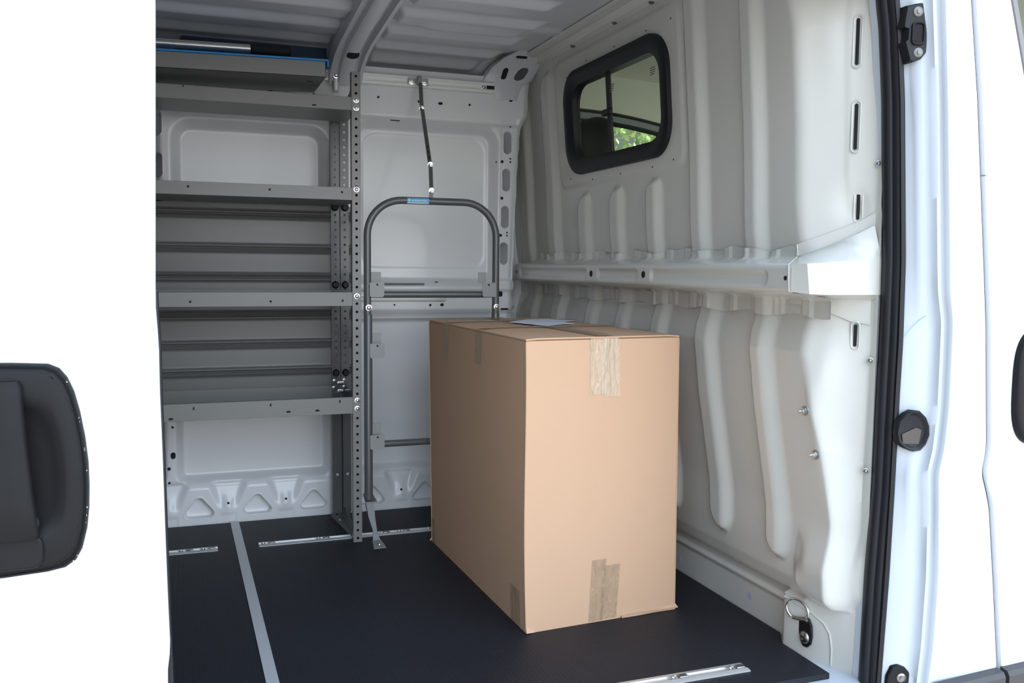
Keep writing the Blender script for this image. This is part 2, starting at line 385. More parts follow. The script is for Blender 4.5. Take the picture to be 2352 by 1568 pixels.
# lower gusset of the bracket, lying on the bulkhead
gy = np.arange(1.945, 2.16, 0.005); gz = np.linspace(0, 1, 16)
G = np.zeros((len(gy), 16, 3))
for i, y in enumerate(gy):
    zl = np.interp(y, [1.94, 1.985, 2.06, 2.16], [.955, .962, 1.000, 1.005])
    for j, t in enumerate(gz):
        z = zl + (1.03-zl)*t; G[i, j] = (float(xbulk(y, z)) - .006, y, z)
MB().grid(G).build('gusset_flange', 'bulk', ebo, smooth=50)

# screws along the flange beside the seal
for k, (y, z) in enumerate(((1.950, 1.38), (1.950, 1.135), (1.95, .86), (1.95, .56))):
    x = 1.728
    o = bolt(bh, (x, y-.012, z), (-.55, -.83, 0), .006, .006, 'steeld', 'screw')

# studs with nuts in the lower bulkhead
for (y, z, lab) in ((2.063, .711, 'upper zinc stud with nut sticking out of the cream bulkhead'), (2.030, .593, 'lower zinc stud with nut sticking out of the cream bulkhead')):
    x = float(xbulk(y, z))
    t = thing('stud', (x, y, z), lab, 'bolt', 'studs in the lower bulkhead')
    MB().lathe((x, y, z), (-1, 0, 0), [(0, .0135), (.002, .0135), (.0022, .012)], 20).build('washer', 'steeld', t)
    MB().lathe((x-.002, y, z), (-1, 0, 0), [(0, .009), (.007, .009), (.008, .0075)], 6).build('nut', 'steel', t, smooth=20)
    MB().lathe((x-.009, y, z), (-1, 0, 0), [(0, .0045), (.010, .0045), (.013, .002)], 12).build('thread', 'steel', t)

# tie-down ring
t = thing('tie_down_ring', (1.65, 2.07, .045), 'steel lashing ring on a dark bolted lug in the corner pocket', 'tie-down ring')
px_ = 1.671
lug = MB()
pts = []
for a in np.linspace(math.radians(200), math.radians(430), 16): pts.append((px_, 2.052 + .026*math.cos(a+PI/2-.55), .050 + .030*math.sin(a+PI/2-.55)))
pl = [(2.090, .098), (2.044, .108), (2.030, .090), (2.027, .060), (2.032, .036), (2.046, .022), (2.062, .020), (2.076, .032), (2.082, .055), (2.088, .078)]
lug.prism([(px_, a+.027, b) for a, b in pl], (-.008, 0, 0)).build('lug', 'black', t, bevel=.002)
MB().lathe((px_-.007, 2.081, .050), (-1, 0, 0), [(0, .019), (.004, .0185), (.009, .014), (.011, .006), (.0095, .003)], 24).build('bolt_head', 'steeld', t)
rp = []
for a in np.linspace(math.radians(-40), math.radians(220), 30): rp.append((px_-.012, 2.109 + .036*math.cos(a)*-1, .122 + .030*math.sin(a)))
rp = [(px_-.010, 2.073, .100)] + rp + [(px_-.010, 2.127, .095)]
rp = [(float(xbulk(np.array(b), np.array(.10)))-.009, b, c) for a, b, c in rp]
MB().tube(rp, .0035, 10).build('ring', 'steel', t)
MB().tube([(px_-.012, 2.069, .104), (px_-.018, 2.123, .094)], .005, 10).build('hinge_bar', 'steeld', t)
# pressed rim of the pocket
pr = [(1.651, 2.163, .143), (1.651, 2.12, .137), (1.651, 2.07, .124), (1.651, 2.035, .105), (1.651, 2.018, .08), (1.651, 2.012, .04), (1.651, 2.012, -.01)]
pr = [(float(xbulk(np.array(y), np.array(min(z, .15))))-.001, y, z) for x, y, z in pr]
MB().tube(pr, .003, 8).build('pocket_rim', 'bulk', bh)

# ================================================================== FAR SIDE WALL (wall_left)
def ywall(x, z):
    y = 4.0 + 0*x + 0*z
    y = y - 0.020*sm(1.735, 1.755, z)                                  # cantrail box
    per = 0.68
    for k in range(-2, 2):
        ox = 0.29 + per*k + (0.08 if k == 1 else 0)
        hw = 0.325 if k < 1 else 0.345
        # upper panel
        d = sdrr(x, z, ox, 1.375, hw, .325 if k < 1 else .37, 0.09); y = y + 0.055*(1-sm(-.045, .0, d))
        d2 = sdrr(x, z, ox, 1.39, hw-.055, .30, 0.07); y = y + (0.003 if k == 1 else 0.0)*(1-sm(-.006, .0, d2))
        # lower panel
        d = sdrr(x, z, ox, .525, hw, .355, 0.05); y = y + 0.050*(1-sm(-.035, .0, d))
    # belt line mouldings
    y = y - 0.014*sm(.985, .995, z)*(1-sm(1.03, 1.045, z)) - 0.010*sm(.895, .905, z)*(1-sm(.955, .962, z)) + 0.012*sm(.868, .872, z)*(1-sm(.882, .892, z))
    # sill with triangular pockets and bowls
    s = 1-sm(.150, .175, z)
    y = y - 0.012*s
    for cx in (-.54, -.30, -.065, .172, .412, .925, 1.16):
        ax = np.abs(x-cx); tt = np.clip((z-.045)/.12, 0, 1); w = .026 + .046*tt
        bowl = (1-sm(w-.022, w+.014, ax))*sm(.035, .09, z)*(1-sm(.158, .188, z))
        cone = np.exp(-(ax/.026)**2-((z-.078)/.032)**2)
        y = y + 0.022*bowl*(0.3+0.7*tt) - 0.013*cone
        y = y + .003*(1-sm(-.006, .004, sdrr(x, z, cx, .012, .034, .026, .006)))
    # front pillar with oval openings
    d = (sdrr(x, z, 1.43 + (z-1.4)*.02, 1.41, .042, .37, .02)); y = y + 0.006*(1-sm(-.01, .002, d))
    # return to the outer skin in front of the pillar
    xe = np.interp(z, [0, .9, 1.55, 1.75, 1.80, 2.1], [1.45, 1.462, 1.487, 1.50, 1.525, 1.54])
    y = y + 0.33*np.clip((x-xe)/.05, 0, 1) + 0.02*sm(xe-.03, xe, x)
    return y
xs = np.arange(-.80, 1.60, .0055); zs = np.arange(-.02, 1.965, .0055)
Xw, Zw = np.meshgrid(xs, zs, indexing='ij')
Yw = ywall(Xw, Zw)
OV = [(1.431, 1.672), (1.426, 1.502), (1.421, 1.331), (1.417, 1.163), (-.083, 1.672), (-.083, 1.502), (-.083, 1.331), (-.083, 1.163)]
TRI = [-.66, -.42, -.185, .055, .292, .532, .790, 1.035, 1.275]
def tri_outline(cx):
    out = []
    for (vx, vz, r, a0, a1) in ((cx+.040, .046, .019, -90, 33), (cx, .092, .021, 33, 147), (cx-.040, .046, .019, 147, 270)):
        for a in np.linspace(math.radians(a0), math.radians(a1), 9): out.append((vx+r*math.cos(a), vz+r*math.sin(a)))
    return out
def tri_d(x, z, cx):
    o_ = tri_outline(cx); d = np.full(np.shape(x), -1.0)
    for i in range(len(o_)):
        (x0, z0), (x1, z1) = o_[i], o_[(i+1) % len(o_)]; L = math.hypot(x1-x0, z1-z0)
        if L < 1e-6: continue
        d = np.maximum(d, ((x-x0)*(z1-z0) - (z-z0)*(x1-x0))/L)
    return d
wm = np.ones_like(Yw, bool)
for cx_, cz_ in OV: wm &= sdrr(Xw, Zw, cx_, cz_, .019, .051, .019) > 0
for cx_ in TRI: wm &= tri_d(Xw, Zw, cx_) > 0.0
# a face goes when its corner lies inside an opening
fw = struct(MB().grid(np.stack([Xw, Yw, Zw], -1), wm[:-1, :-1] & wm[1:, :-1] & wm[:-1, 1:] & wm[1:, 1:]).build('wall_left', 'paint', smooth=60), 'white pressed steel far side wall of the cargo bay', 'wall')
def cup_wall(outline, c, depth, taper, name):
    def rg_(k, dy, grow=0):
        out = []
        for x, z in outline:
            X_ = c[0]+(x-c[0])*k; Z_ = c[1]+(z-c[1])*k; d = math.hypot(X_-c[0], Z_-c[1]); X_ += (X_-c[0])/d*grow; Z_ += (Z_-c[1])/d*grow
            yb = float(ywall(np.array(x), np.array(z)))
            out.append((X_, yb+dy, Z_))
        return out
    return MB().loft([rg_(1, -.0005, .009), rg_(1, -.0015, .004), rg_(1, -.0005, 0), rg_(1, .004, -.0015), rg_(taper, depth, 0), rg_(taper*.6, depth+.002, 0)], False, True).build(name, 'paint', fw, smooth=60)
for cx_, cz_ in OV: cup_wall(rrect(cx_, cz_, .020, .052, .020, 8), (cx_, cz_), .11, .99, 'oval_recess')
for cx_ in TRI:
    pts_ = tri_outline(cx_)
    cup_wall(pts_, (cx_, .058), .034, .90, 'triangular_recess')
H = []
for x, z, a, b in ((.822, 1.832, .005, .005), (1.007, 1.826, .009, .006), (1.102, 1.824, .010, .006), (1.238, 1.827, .005, .005), (.12, 1.826, .006, .006), (.265, 1.826, .010, .007), (.365, 1.824, .010, .007), (.545, 1.822, .006, .006)):
    H.append((x, 3.979, z, a, b))
for x, z, a, b in ((.172, .084, .005, .005), (.412, .084, .005, .005), (.925, .086, .005, .005)):
    H.append((x, float(ywall(np.array(x), np.array(z)))-.001, z, a, b))
for x, z, a, b in ((1.436, 1.870, .010, .016), (1.400, .975, .010, .014), (1.417, .905, .018, .004), (1.392, .885, .004, .004), (1.405, 1.585, .007, .007), (1.445, 1.60, .004, .004), (1.445, 1.585, .004, .004), (1.38, 1.583, .003, .004),
                   (1.405, 1.418, .007, .007), (1.400, 1.247, .007, .007), (1.432, 1.26, .004, .004), (1.432, 1.246, .004, .004), (1.44, 1.745, .004, .004),
                   (-.045, .30, .010, .014), (-.062, .245, .007, .007), (-.062, .185, .005, .005), (-.045, .42, .005, .005), (1.06, .925, .005, .006), (1.115, .926, .008, .007), (.895, .927, .004, .004), (.90, 1.74, .022, .0025), (1.095, 1.028, .008, .003)):
    H.append((x, float(ywall(np.array(x), np.array(z)))-.001, z, a, b))
holes(fw, H, (0, -1, 0), (1, 0, 0))
slotm = MB().tube([(.80, 3.984, 1.020), (1.03, 3.984, 1.020)], .005, 8); slotm.build('belt_slot', 'shelf', fw)
MB().box(.70, 1.13, 3.972, 3.984, .944, .966).build('belt_strip', 'bulk', fw, bevel=.004)
# remaining shell of the cargo bay, mostly unseen
sh = MB().box(-1.60, -.79, 4.0, 4.05, -.05, 2.0); struct(sh.build('wall_left', 'paint'), 'white rear section of the far side wall behind the shelving', 'wall')
struct(MB().box(-1.66, -1.60, 1.76, 4.42, -.2, 2.12).build('wall_rear', 'paint'), 'white closed rear end of the cargo bay', 'wall')
rw = MB().box(-1.60, -.20, 1.80, 1.86, -.30, 2.10).box(-.20, 1.75, 1.84, 1.92, 1.86, 2.10).box(-1.6, 3.3, 1.80, 1.86, -.50, -.05)
struct(rw.build('wall_right', 'body'), 'white near side body behind the sliding door', 'wall')
struct(MB().box(-1.66, 3.5, 4.36, 4.42, -.45, 1.30).box(-1.66, 1.80, 4.36, 4.42, 1.30, 2.1).box(2.62, 3.5, 4.36, 4.42, 1.30, 2.1).build('wall_outer', 'body'), 'outer skin of the far side of the van', 'wall')

# ================================================================== ROOF (ceiling)
def zroof(x, y):
    z = 2.052 + 0*x
    for ys in (3.895, 3.635, 3.375, 3.115, 2.855, 2.595, 2.335, 2.075):
        d = -0.028*(sm(ys-.026, ys+.018, y) - sm(ys+.115, ys+.16, y))
        inr = 1.33 - (.05 if ys < 3.3 else 0) - (y-ys)*.6
        m = sm(.775, .80, x)*(1-sm(inr-.01, inr+.05, x)) + (x < .63)*1.0*(1-sm(.60, .62, x))
        z = z + d*m
    # one broad rib that sweeps into the front edge
    z = z - .012*sm(3.42, 3.48, y)*(1-sm(3.52, 3.56, y))*sm(.88, .92, x)*(1-sm(1.40, 1.52, x))
    z = z - 0.16*np.clip((y-3.955)/.16, 0, 1)**1.6
    z = z - 0.03*(1-sm(1.9, 2.1, y))
    z = z - .02*sm(1.44, 1.56, x)
    return z
xr = np.concatenate([np.arange(-1.6, .55, .03), np.arange(.55, 1.62, .008)]); yr = np.arange(1.88, 4.12, .005)
Xr, Yr = np.meshgrid(xr, yr, indexing='ij')
ce = struct(MB().grid(np.stack([Xr, Yr, zroof(Xr, Yr)], -1)).build('ceiling', 'roof', smooth=60), 'ribbed white steel roof panel', 'ceiling')
struct(MB().box(-1.66, 3.36, 1.78, 4.42, 2.09, 2.13).build('roof', 'body'), 'outer roof skin of the van', 'roof')

def arch(name, x0, x1, prof, path, m='roof', parent=None):
    """pressed bow: prof = (t across 0..1, drop), path = (y,z,nx) ; drop is measured square to the path"""
    P = []
    for i, (y, z) in enumerate(path):
        a = path[max(i-1, 0)]; b = path[min(i+1, len(path)-1)]
        ty, tz = b[0]-a[0], b[1]-a[1]; L = math.hypot(ty, tz); ny, nz = tz/L, -ty/L
        P.append([(x0 + (x1-x0)*t, y+ny*d, z+nz*d) for t, d in prof])
    return MB().grid(P)
bp = [(1.90, 2.00), (2.5, 2.022), (3.0, 2.018), (3.2, 2.010), (3.40, 1.996), (3.55, 1.985), (3.65, 1.977), (3.72, 1.968), (3.78, 1.957), (3.83, 1.943), (3.875, 1.925), (3.915, 1.900), (3.945, 1.868)]
prof = [(0, -.07), (.004, -.008), (.02, 0), (.09, .001), (.12, -.022), (.26, -.022), (.30, -.002), (.36, .002), (.62, .002), (.68, -.002), (.72, -.026), (.84, -.026), (.88, .001), (.98, 0), (.996, -.008), (1, -.07)]
bow = struct(arch('trim_3', .602, .745, prof, bp).build('trim_3', 'roof', smooth=40), 'grey white roof bow crossing the ceiling above the shelving post', 'roof bow')
def oval_plate(c, u, w, hw, hh, parent, m='hole', th=.003):
    u = Vector(u).normalized(); w = Vector(w).normalized(); n = u.cross(w); n = n if n.y < 0 or n.z < -.9 else -n; c = Vector(c)
    pts = []
    r = min(hw, hh)
    for t in np.linspace(0, 2*PI, 28, endpoint=False):
        ct, st = math.cos(t), math.sin(t); pts.append(c + u*(ct*r+math.copysign(hw-r, ct)) + w*(st*r+math.copysign(hh-r, st)) - n*.002)
    MB().prism(pts, n*(th+.002)).build('oval_opening', m, parent)  # solid dark plate, its colour is the shade inside the opening
    MB().tube([p+n*th for p in pts]+[pts[0]+n*th], .0025, 6, cap=False).build('opening_rim', 'roof', parent)
oval_plate((.676, 3.775, 1.9575), (1, 0, 0), (0, .95, -.25), .027, .034, bow)
rows = []
for z_, y_ in ((1.86, 3.978), (1.90, 3.974), (1.93, 3.968), (1.953, 3.958), (1.975, 3.944), (1.993, 3.928), (2.010, 3.908), (2.024, 3.885), (2.038, 3.86), (2.052, 3.83)):
    xl_ = float(np.interp(z_, [1.86, 1.915, 1.932, 1.953, 1.993, 2.024, 2.052], [1.352, 1.350, 1.290, 1.305, 1.330, 1.365, 1.42])); xr__ = float(np.interp(z_, [1.86, 1.93, 1.95, 2.052], [1.475, 1.490, 1.535, 1.575]))
    rows.append([(xl_-.002, y_+.06, z_+.01), (xl_, y_+.004, z_), (xl_+.004, y_, z_)] + [(xl_+(xr__-xl_)*t, y_, z_) for t in (.3, .5, .7)] + [(xr__-.012, y_, z_), (xr__, y_+.012, z_), (xr__+.012, y_+.08, z_)])
cb = struct(MB().grid(rows).build('trim_4', 'roof', smooth=50), 'white corner bracket between roof, front pillar and bulkhead', 'bracket')
oval_plate((1.392, 3.946, 1.972), (1, 0, 0), (.1, -.6, .8), .014, .030, cb); oval_plate((1.470, 3.942, 1.975), (1, 0, 0), (.35, -.55, .76), .026, .036, cb, 'tube'); oval_plate((1.445, 3.868, 2.034), (1, 0, 0), (0, -.85, .5), .028, .010, cb)

# header rail above the bulkhead
hp = [(1.46, 2.046), (1.475, 2.036), (1.500, 2.034), (1.512, 2.040), (1.522, 2.030), (1.528, 2.018), (1.555, 2.012), (1.572, 2.008), (1.575, 1.996), (1.59, 1.990), (1.60, 1.96)]
HY = np.linspace(1.93, 4.2, 30)
hd = struct(MB().grid([[(x, y, z) for x, z in hp] for y in HY]).build('trim_5', 'bulk', smooth=40), 'cream header rail between roof and bulkhead', 'header rail')
for y in (3.528, 3.143, 2.858, 2.5, 2.2): bolt(hd, (1.543, y, 2.016), (-.3, 0, -1), .009, .008, 'tube', 'bolt')

# ================================================================== FLOOR
fl = struct(MB().box(-1.66, 1.80, 1.865, 4.2, -.06, -.017).build('floor', 'jamb'), 'white painted steel load floor at the door sill', 'floor')
mo = [(-1.55, 1.955), (1.650, 1.955), (1.652, 2.165), (1.694, 2.235), (1.694, 4.04), (1.50, 4.04), (1.45, 3.982), (-1.55, 3.982)]
rm = MB().prism([(x, y, -.017) for x, y in mo], (0, 0, .017)).build('floor_mat', 'mat', smooth=20, bevel=.002)
tag(rm, 'black textured rubber mat covering the load floor', 'floor mat')
stp = MB().prism([(.178, 3.98, .0005), (.213, 3.98, .0005), (.2265, 1.95, .0005), (.194, 1.95, .0005)], (0, 0, .0025))
so = stp.build('floor_strip', 'alud', smooth=20); tag(so, 'flat aluminium cover strip running across the black mat', 'floor strip')
def track(y, x0, x1, label, studs):
    t = thing('cargo_track', (x0, y, .0005), label, 'cargo track', 'aluminium cargo tracks in the floor')
    h = .027
    pr = [(-h, 0), (-h, .002), (-h*.8, .004), (-.010, .005), (-.010, .002), (.010, .002), (.010, .005), (h*.8, .004), (h, .002), (h, 0)]
    MB().loft([[(x, y+a, .0005+b) for a, b in pr] for x in (x0, x1)], True, True).build('rail', 'track', t, smooth=25)
    for sx in studs:
        MB().lathe((sx, y, .003), (0, 0, 1), [(0, .010), (.002, .010), (.004, .006), (.007, .005), (.008, .003)], 16).build('stud', 'steel', t)
        MB().box(sx+.018, sx+.045, y-.009, y+.009, .0035, .009).build('end_stop', 'steeld', t, bevel=.003)
track(3.618, -.85, .114, 'aluminium cargo track on the mat left of the aluminium floor strip', [-.02, .06])
track(3.618, .268, 1.01, 'aluminium cargo track on the mat running past the foot of the grey shelving post', [.285, .50, .745, .83, .955])
track(2.060, .55, 1.449, 'aluminium cargo track on the mat in front of the cardboard box', [1.22, 1.40])

# ================================================================== TOP RAIL
t = thing('wall_rail', (-.9, 3.95, 1.905), 'bright aluminium mounting rail high on the far wall', 'rail')
yr0 = 3.976
pr = [(yr0, 1.882), (yr0-.026, 1.882), (yr0-.026, 1.892), (yr0-.020, 1.893), (yr0-.020, 1.8945), (yr0-.026, 1.8955), (yr0-.026, 1.897), (yr0-.016, 1.898), (yr0-.016, 1.913), (yr0-.026, 1.914), (yr0-.026, 1.9255), (yr0, 1.927)]
MB().loft([[(x, a, b) for a, b in pr] for x in (-.9, 1.345)], True, True).build('rail_extrusion', 'alu', t, smooth=25)
MB().box(1.312, 1.346, yr0-.0245, yr0-.012, 1.897, 1.913).build('end_slot', 'hole', t)
bolt(t, (1.297, yr0-.017, 1.905), (0, -1, 0), .007, .008, 'steel')
bolt(t, (.658, yr0-.018, 1.905), (0, -1, 0), .008, .006, 'steeld')
cl = thing('rail_clamp', (.634, yr0-.03, 1.87), 'slotted steel clamp bolted to the top rail beside the shelving post', 'clamp')
MB().box(.622, .647, yr0-.033, yr0-.028, 1.835, 1.932).build('clamp_strap', 'steeld', cl, bevel=.004)
MB().box(.610, .660, yr0-.027, yr0-.0255, 1.893, 1.917).build('clamp_plate', 'steeld', cl)
bolt(cl, (.6345, yr0-.033, 1.905), (0, -1, 0), .0105, .008, 'steel')
MB().box(.6305, .6385, yr0-.0345, yr0-.0328, 1.845, 1.890).build('slot', 'steel', cl)

# ================================================================== SHELVING UNIT
su = thing('shelving_unit', (.10, 3.73, .0), 'grey metal shelving unit with perforated posts along the far wall', 'shelving')
def holed(x0, z0, pitch, n, w, rad, y, th, skip=()):
    """perforated strip in the xz plane"""
    mb = MB(); N = 16
    for k in range(n):
        zc = z0 + pitch*(k+.5); cx = x0 + w/2
        sq = []
        ci = []
        for i in range(N):
            a = 2*PI*(i+.5)/N; c, s = math.cos(a), math.sin(a); f = 1/max(abs(c)/(w/2), abs(s)/(pitch/2))
            sq.append((cx+c*f, zc+s*f)); ci.append((cx+c*rad, zc+s*rad))
        # corners: snap the samples nearest to each corner
        for qx in (-1, 1):
            for qz in (-1, 1):
                j = min(range(N), key=lambda i: (sq[i][0]-cx-qx*w/2)**2+(sq[i][1]-zc-qz*pitch/2)**2); sq[j] = (cx+qx*w/2, zc+qz*pitch/2)
        if k in skip:
            mb.add([(a, y, b) for a, b in sq], [tuple(range(N))]); continue
        mb.add([(a, y, b) for a, b in sq] + [(a, y, b) for a, b in ci] + [(a, y+th, b) for a, b in ci],
               [(i, (i+1) % N, N+(i+1) % N, N+i) for i in range(N)] + [(N+i, N+(i+1) % N, 2*N+(i+1) % N, 2*N+i) for i in range(N)])
    return mb
def front_post(x0):
    n = 57; pitch = 1.836/n
    mb = holed(x0, 0.002, pitch, n, .034, .0052, 3.53, .003)
    mb.box(x0, x0+.002, 3.5305, 3.565, .002, 1.838).box(x0+.032, x0+.034, 3.5305, 3.572, .002, 1.838)
    o = mb.build('front_post', 'shelf', su, smooth=20)
    MB().box(x0+.003, x0+.031, 3.560, 3.563, .004, 1.836).build('post_shade_strip', 'black', su)  # black strip added as the shade inside the hollow post
    return o
fpost = front_post(.626); front_post(-.95)
def rear_post(x0, z0=.004):
    n = 57; pitch = 1.80/n
    mb = holed(x0, z0, pitch, n, .036, .005, 3.905, .003)
    mb.box(x0, x0+.0015, 3.9055, 3.94, z0, 1.80)
    return mb.build('rear_post', 'tube', su, smooth=20)
rear_post(.602); rear_post(.642); rear_post(-.95)
for zc in list(np.arange(.70, .95, .0316)) + list(np.arange(1.02, 1.34, .0316)):
    MB().lathe((.620, 3.905, zc), (0, -1, 0), [(0, .0042), (.002, .0035)], 10).build('rivet', 'shelf', su)
for zc in (1.345, 1.018, .640):
    for xc in (.619, .661): MB().lathe((xc, 3.904, zc), (0, -1, 0), [(0, .015), (.010, .015), (.016, .010)], 18).build('knob', 'black', su)
for xc, zc in ((.612, .605), (.655, .607), (.610, .575), (.654, .578), (.617, .50), (.658, .50), (.632, .595), (.640, .595), (.648, .595), (.632, .560), (.640, .560), (.648, .560)):
    bolt(su, (xc, 3.902, zc), (0, -1, 0), .005, .006, 'steel')

def shelf(z0, z1, depth, deck_at, name='shelf'):
    """tray shelf: front lip z0..z1, deck height deck_at, runs back by depth"""
    x0, x1 = -.93, .628; yb = 3.533 + depth
    mb = MB()
    mb.box(x0, x1, 3.533, 3.5345, z0, z1)
    mb.box(x0, x1, 3.533, 3.548, z0 if deck_at > z0+.01 else z1-.0015, (z0 if deck_at > z0+.01 else z1-.0015)+.0015)
    mb.box(x0, x1+.03, 3.533, yb, deck_at-.0015, deck_at)
    mb.box(x0, x1+.03, yb-.002, yb, deck_at-.0015 if deck_at < z0+.01 else z0, z1 if deck_at < z0+.01 else deck_at)
    return mb.build(name, 'shelf', su, smooth=20, bevel=.0008)
s0 = shelf(1.693, 1.743, .30, 1.695)
s1 = shelf(1.352, 1.400, .375, 1.354)
s2 = shelf(.943, .997, .375, .945)
s3 = shelf(.520, .585, .375, .523)
for s_, L in ((s1, ((.03, 1.381), (.318, 1.381), (.588, 1.381), (-.3, 1.381))), (s2, ((.03, .962), (.317, .962), (.588, .964), (-.3, .962)))):
    holes(s_, [(x, 3.533, z, .0045, .0045) for x, z in L], (0, -1, 0), (1, 0, 0), depth=.0004)
holes(s3, [(.035, 3.533, .566, .003, .006), (.312, 3.533, .567, .003, .006), (.575, 3.533, .570, .003, .006), (-.045, 3.533, .530, .008, .004), (.378, 3.533, .538, .008, .004), (.488, 3.533, .538, .008, .004)], (0, -1, 0), (1, 0, 0), depth=.0004)
holes(s0, [(.485, 3.533, 1.703, .008, .003), (.02, 3.533, 1.738, .003, .003)], (0, -1, 0), (1, 0, 0), depth=.0004)
bolt(su, (.43, 3.80, .5245), (0, 0, 1), .009, .012, 'steel')
bolt(su, (.02, 3.80, .5245), (0, 0, 1), .006, .005, 'steel')
for z in (.539, .571, .981, 1.393, 1.702, 1.732): bolt(su, (.643, 3.529, z), (0, -1, 0), .0078, .006, 'steel')
# grooved back panels
def backp(z0, z1, gro):
    zv = np.arange(z0, z1+.001, .003)
    def yo(z):
        y = 3.918
        for g in gro: y += -.010*math.exp(-((z-g-.010)/.0065)**2) - .010*math.exp(-((z-g+.010)/.0065)**2) + .006*math.exp(-((z-g)/.004)**2)
        return y
    P = [[(x, yo(z), z) for z in zv] for x in (-.93, -.2, .3, .70)]
    return MB().grid(P).build('back_panel', 'backp', su, smooth=60)
backp(.945, 1.352, (1.306, 1.168, 1.049)); backp(.525, .943, (.890, .769, .655))
# end braces, gussets and feet
MB().prism([(.655, 3.56, 1.825), (.655, 3.56, 1.745), (.655, 3.86, 1.745), (.655, 3.88, 1.765), (.655, 3.60, 1.836)], (.002, 0, 0)).build('end_gusset', 'black', su)
MB().box(.60, .66, 3.84, 3.90, 1.747, 1.752).build('gusset_tab', 'shelf', su)
for y, z in ((3.64, 1.80), (3.72, 1.785), (3.60, 1.81), (3.80, 1.765)): bolt(su, (.653, y, z), (-1, 0, 0), .005, .005, 'steel')
MB().prism([(.655, 3.56, .50), (.655, 3.56, .585), (.655, 3.92, .585), (.655, 3.92, .49)], (.002, 0, 0)).build('end_panel', 'tube', su)
MB().prism([(.525, 3.902, .520), (.72, 3.902, .520), (.685, 3.902, .475), (.600, 3.902, .475)], (0, -.003, 0)).build('gusset_plate', 'tube', su)
MB().box(.600, .640, 3.880, 3.883, .03, .48).box(.6385, .640, 3.880, 3.95, .03, .48).build('rear_leg', 'tube', su, smooth=0)
MB().box(.645, .680, 3.885, 3.888, .03, .48).build('rear_leg', 'tube', su, smooth=0)
for x, z in ((.619, .20), (.663, .20)): MB().lathe((x, 3.880, z), (0, -1, 0), [(0, .006), (.002, .005)], 12).build('slot', 'jamb', su)
MB().prism([(.600, 3.93, .002), (.66, 3.93, .002), (.66, 3.57, .002), (.635, 3.57, .002)], (0, 0, .004)).build('foot_plate', 'shelf', su)
MB().prism([(.648, 3.57, .005), (.648, 3.93, .005), (.648, 3.93, .06), (.648, 3.57, .03)], (.002, 0, 0)).build('foot_plate', 'shelf', su)
for x, y in ((.627, 3.86), (.65, 3.60)): bolt(su, (x, y, .006), (0, 0, 1), .006, .006, 'steel')
MB().box(-.93, -.90, 3.56, 3.90, 1.40, 1.80).build('end_panel', 'shelf', su)

# ------------------------------------------------------------------ tray on top, blue liner, pole
R = Matrix.Translation(Vector((.52, 3.5, 1.835))) @ Matrix.Rotation(-.020, 4, 'Y') @ Matrix.Translation(Vector((-.52, -3.5, -1.835)))
tr = su
tm = MB().box(-.93, .520, 3.470, 3.472, 1.797, 1.853, R).box(-.93, .520, 3.470, 3.80, 1.797, 1.7985, R).box(.5185, .520, 3.470, 3.80, 1.797, 1.853, R).box(-.93, .52, 3.798, 3.80, 1.797, 1.853, R)
tm.build('upper_tray', 'shelf', tr, smooth=20)
MB().box(-.32, -.29, 3.54, 3.78, 1.742, 1.813).build('bracket', 'shelf', tr)
th_ = MB().box(.46, .485, 3.56, 3.565, 1.7960, 1.797, R); th_.build('slot', 'hole', tr)
ln = MB().box(-.93, .530, 3.462, 3.79, 1.854, 1.861, R).box(.524, .531, 3.462, 3.60, 1.835, 1.861, R)
lo = ln.build('liner_sheet', 'blue', smooth=20, bevel=.002); tag(lo, 'bright blue liner sheet lying on the upper tray', 'liner')
pt = thing('telescopic_pole', (-.4, 3.62, 1.90), 'silver telescopic pole with black foam grip on the blue liner', 'pole')
def pz(x): return 1.9115 + .020*(x-.417) - .0035
MB().tube([(x, 3.60, pz(x)) for x in (-1.0, -.4, .26)], .0155, 20).build('tube', 'pole', pt)
MB().tube([(.262, 3.60, pz(.262)), (.266, 3.60, pz(.266)), (.395, 3.60, pz(.395)), (.407, 3.60, pz(.407)), (.411, 3.60, pz(.411))], [.0165, .0195, .0200, .019, .013], 20).build('foam_grip', 'foam', pt)
# dark blue slab painted as the shade in the cantrail recess above the shelving
struct(MB().prism([(-.02, 3.975, 1.93), (.60, 3.975, 1.93), (.60, 3.975, 2.036), (.20, 3.975, 2.042), (.185, 3.975, 2.05), (.13, 3.975, 2.05), (.115, 3.975, 2.040), (.03, 3.975, 2.035), (.012, 3.975, 2.0)], (0, .02, 0)).build('trim_6', mat('recess_shade_blue', (.035, .060, .105), .7)), 'dark slab painted as the shaded recess in the roof edge above the tray', 'recess')

# ================================================================== LADDER-SHAPED CARGO FRAME
cf = thing('tube_rack', (.93, 3.52, 0), 'dark grey tubular hoop rack with crossbars standing behind the box', 'rack')
xl, xr_, ty = .6826, 1.211, 3.52; zt = 1.357; rr = .138
def q_(z): return 1.1+(z-1.1)*1.0203
path = [(xl, ty, .901)]
for a in np.linspace(PI, PI/2, 12): path.append((xl+rr+rr*math.cos(a), ty, zt-rr+rr*math.sin(a)))
for a in np.linspace(PI/2, 0, 12): path.append((xr_-rr+rr*math.cos(a), ty, zt-rr+rr*math.sin(a)))
path.append((xr_, ty, .901))
MB().tube(path, .0145, 18).build('hoop_tube', 'tube', cf)
for x in (xl+.002, xr_): 
    MB().tube([(x, ty, .912), (x, ty, .908), (x, ty, .17)], [.0148, .0165, .0165], 18).build('leg', 'tube', cf)
    bolt(cf, (x, ty-.0145, .937), (0, -1, 0), .0085, .006, 'steel')
for z in (.988, .394):
    MB().tube([(xl, ty+.004, z), (xr_, ty+.004, z)], .0135, 14).build('crossbar', 'tube', cf)
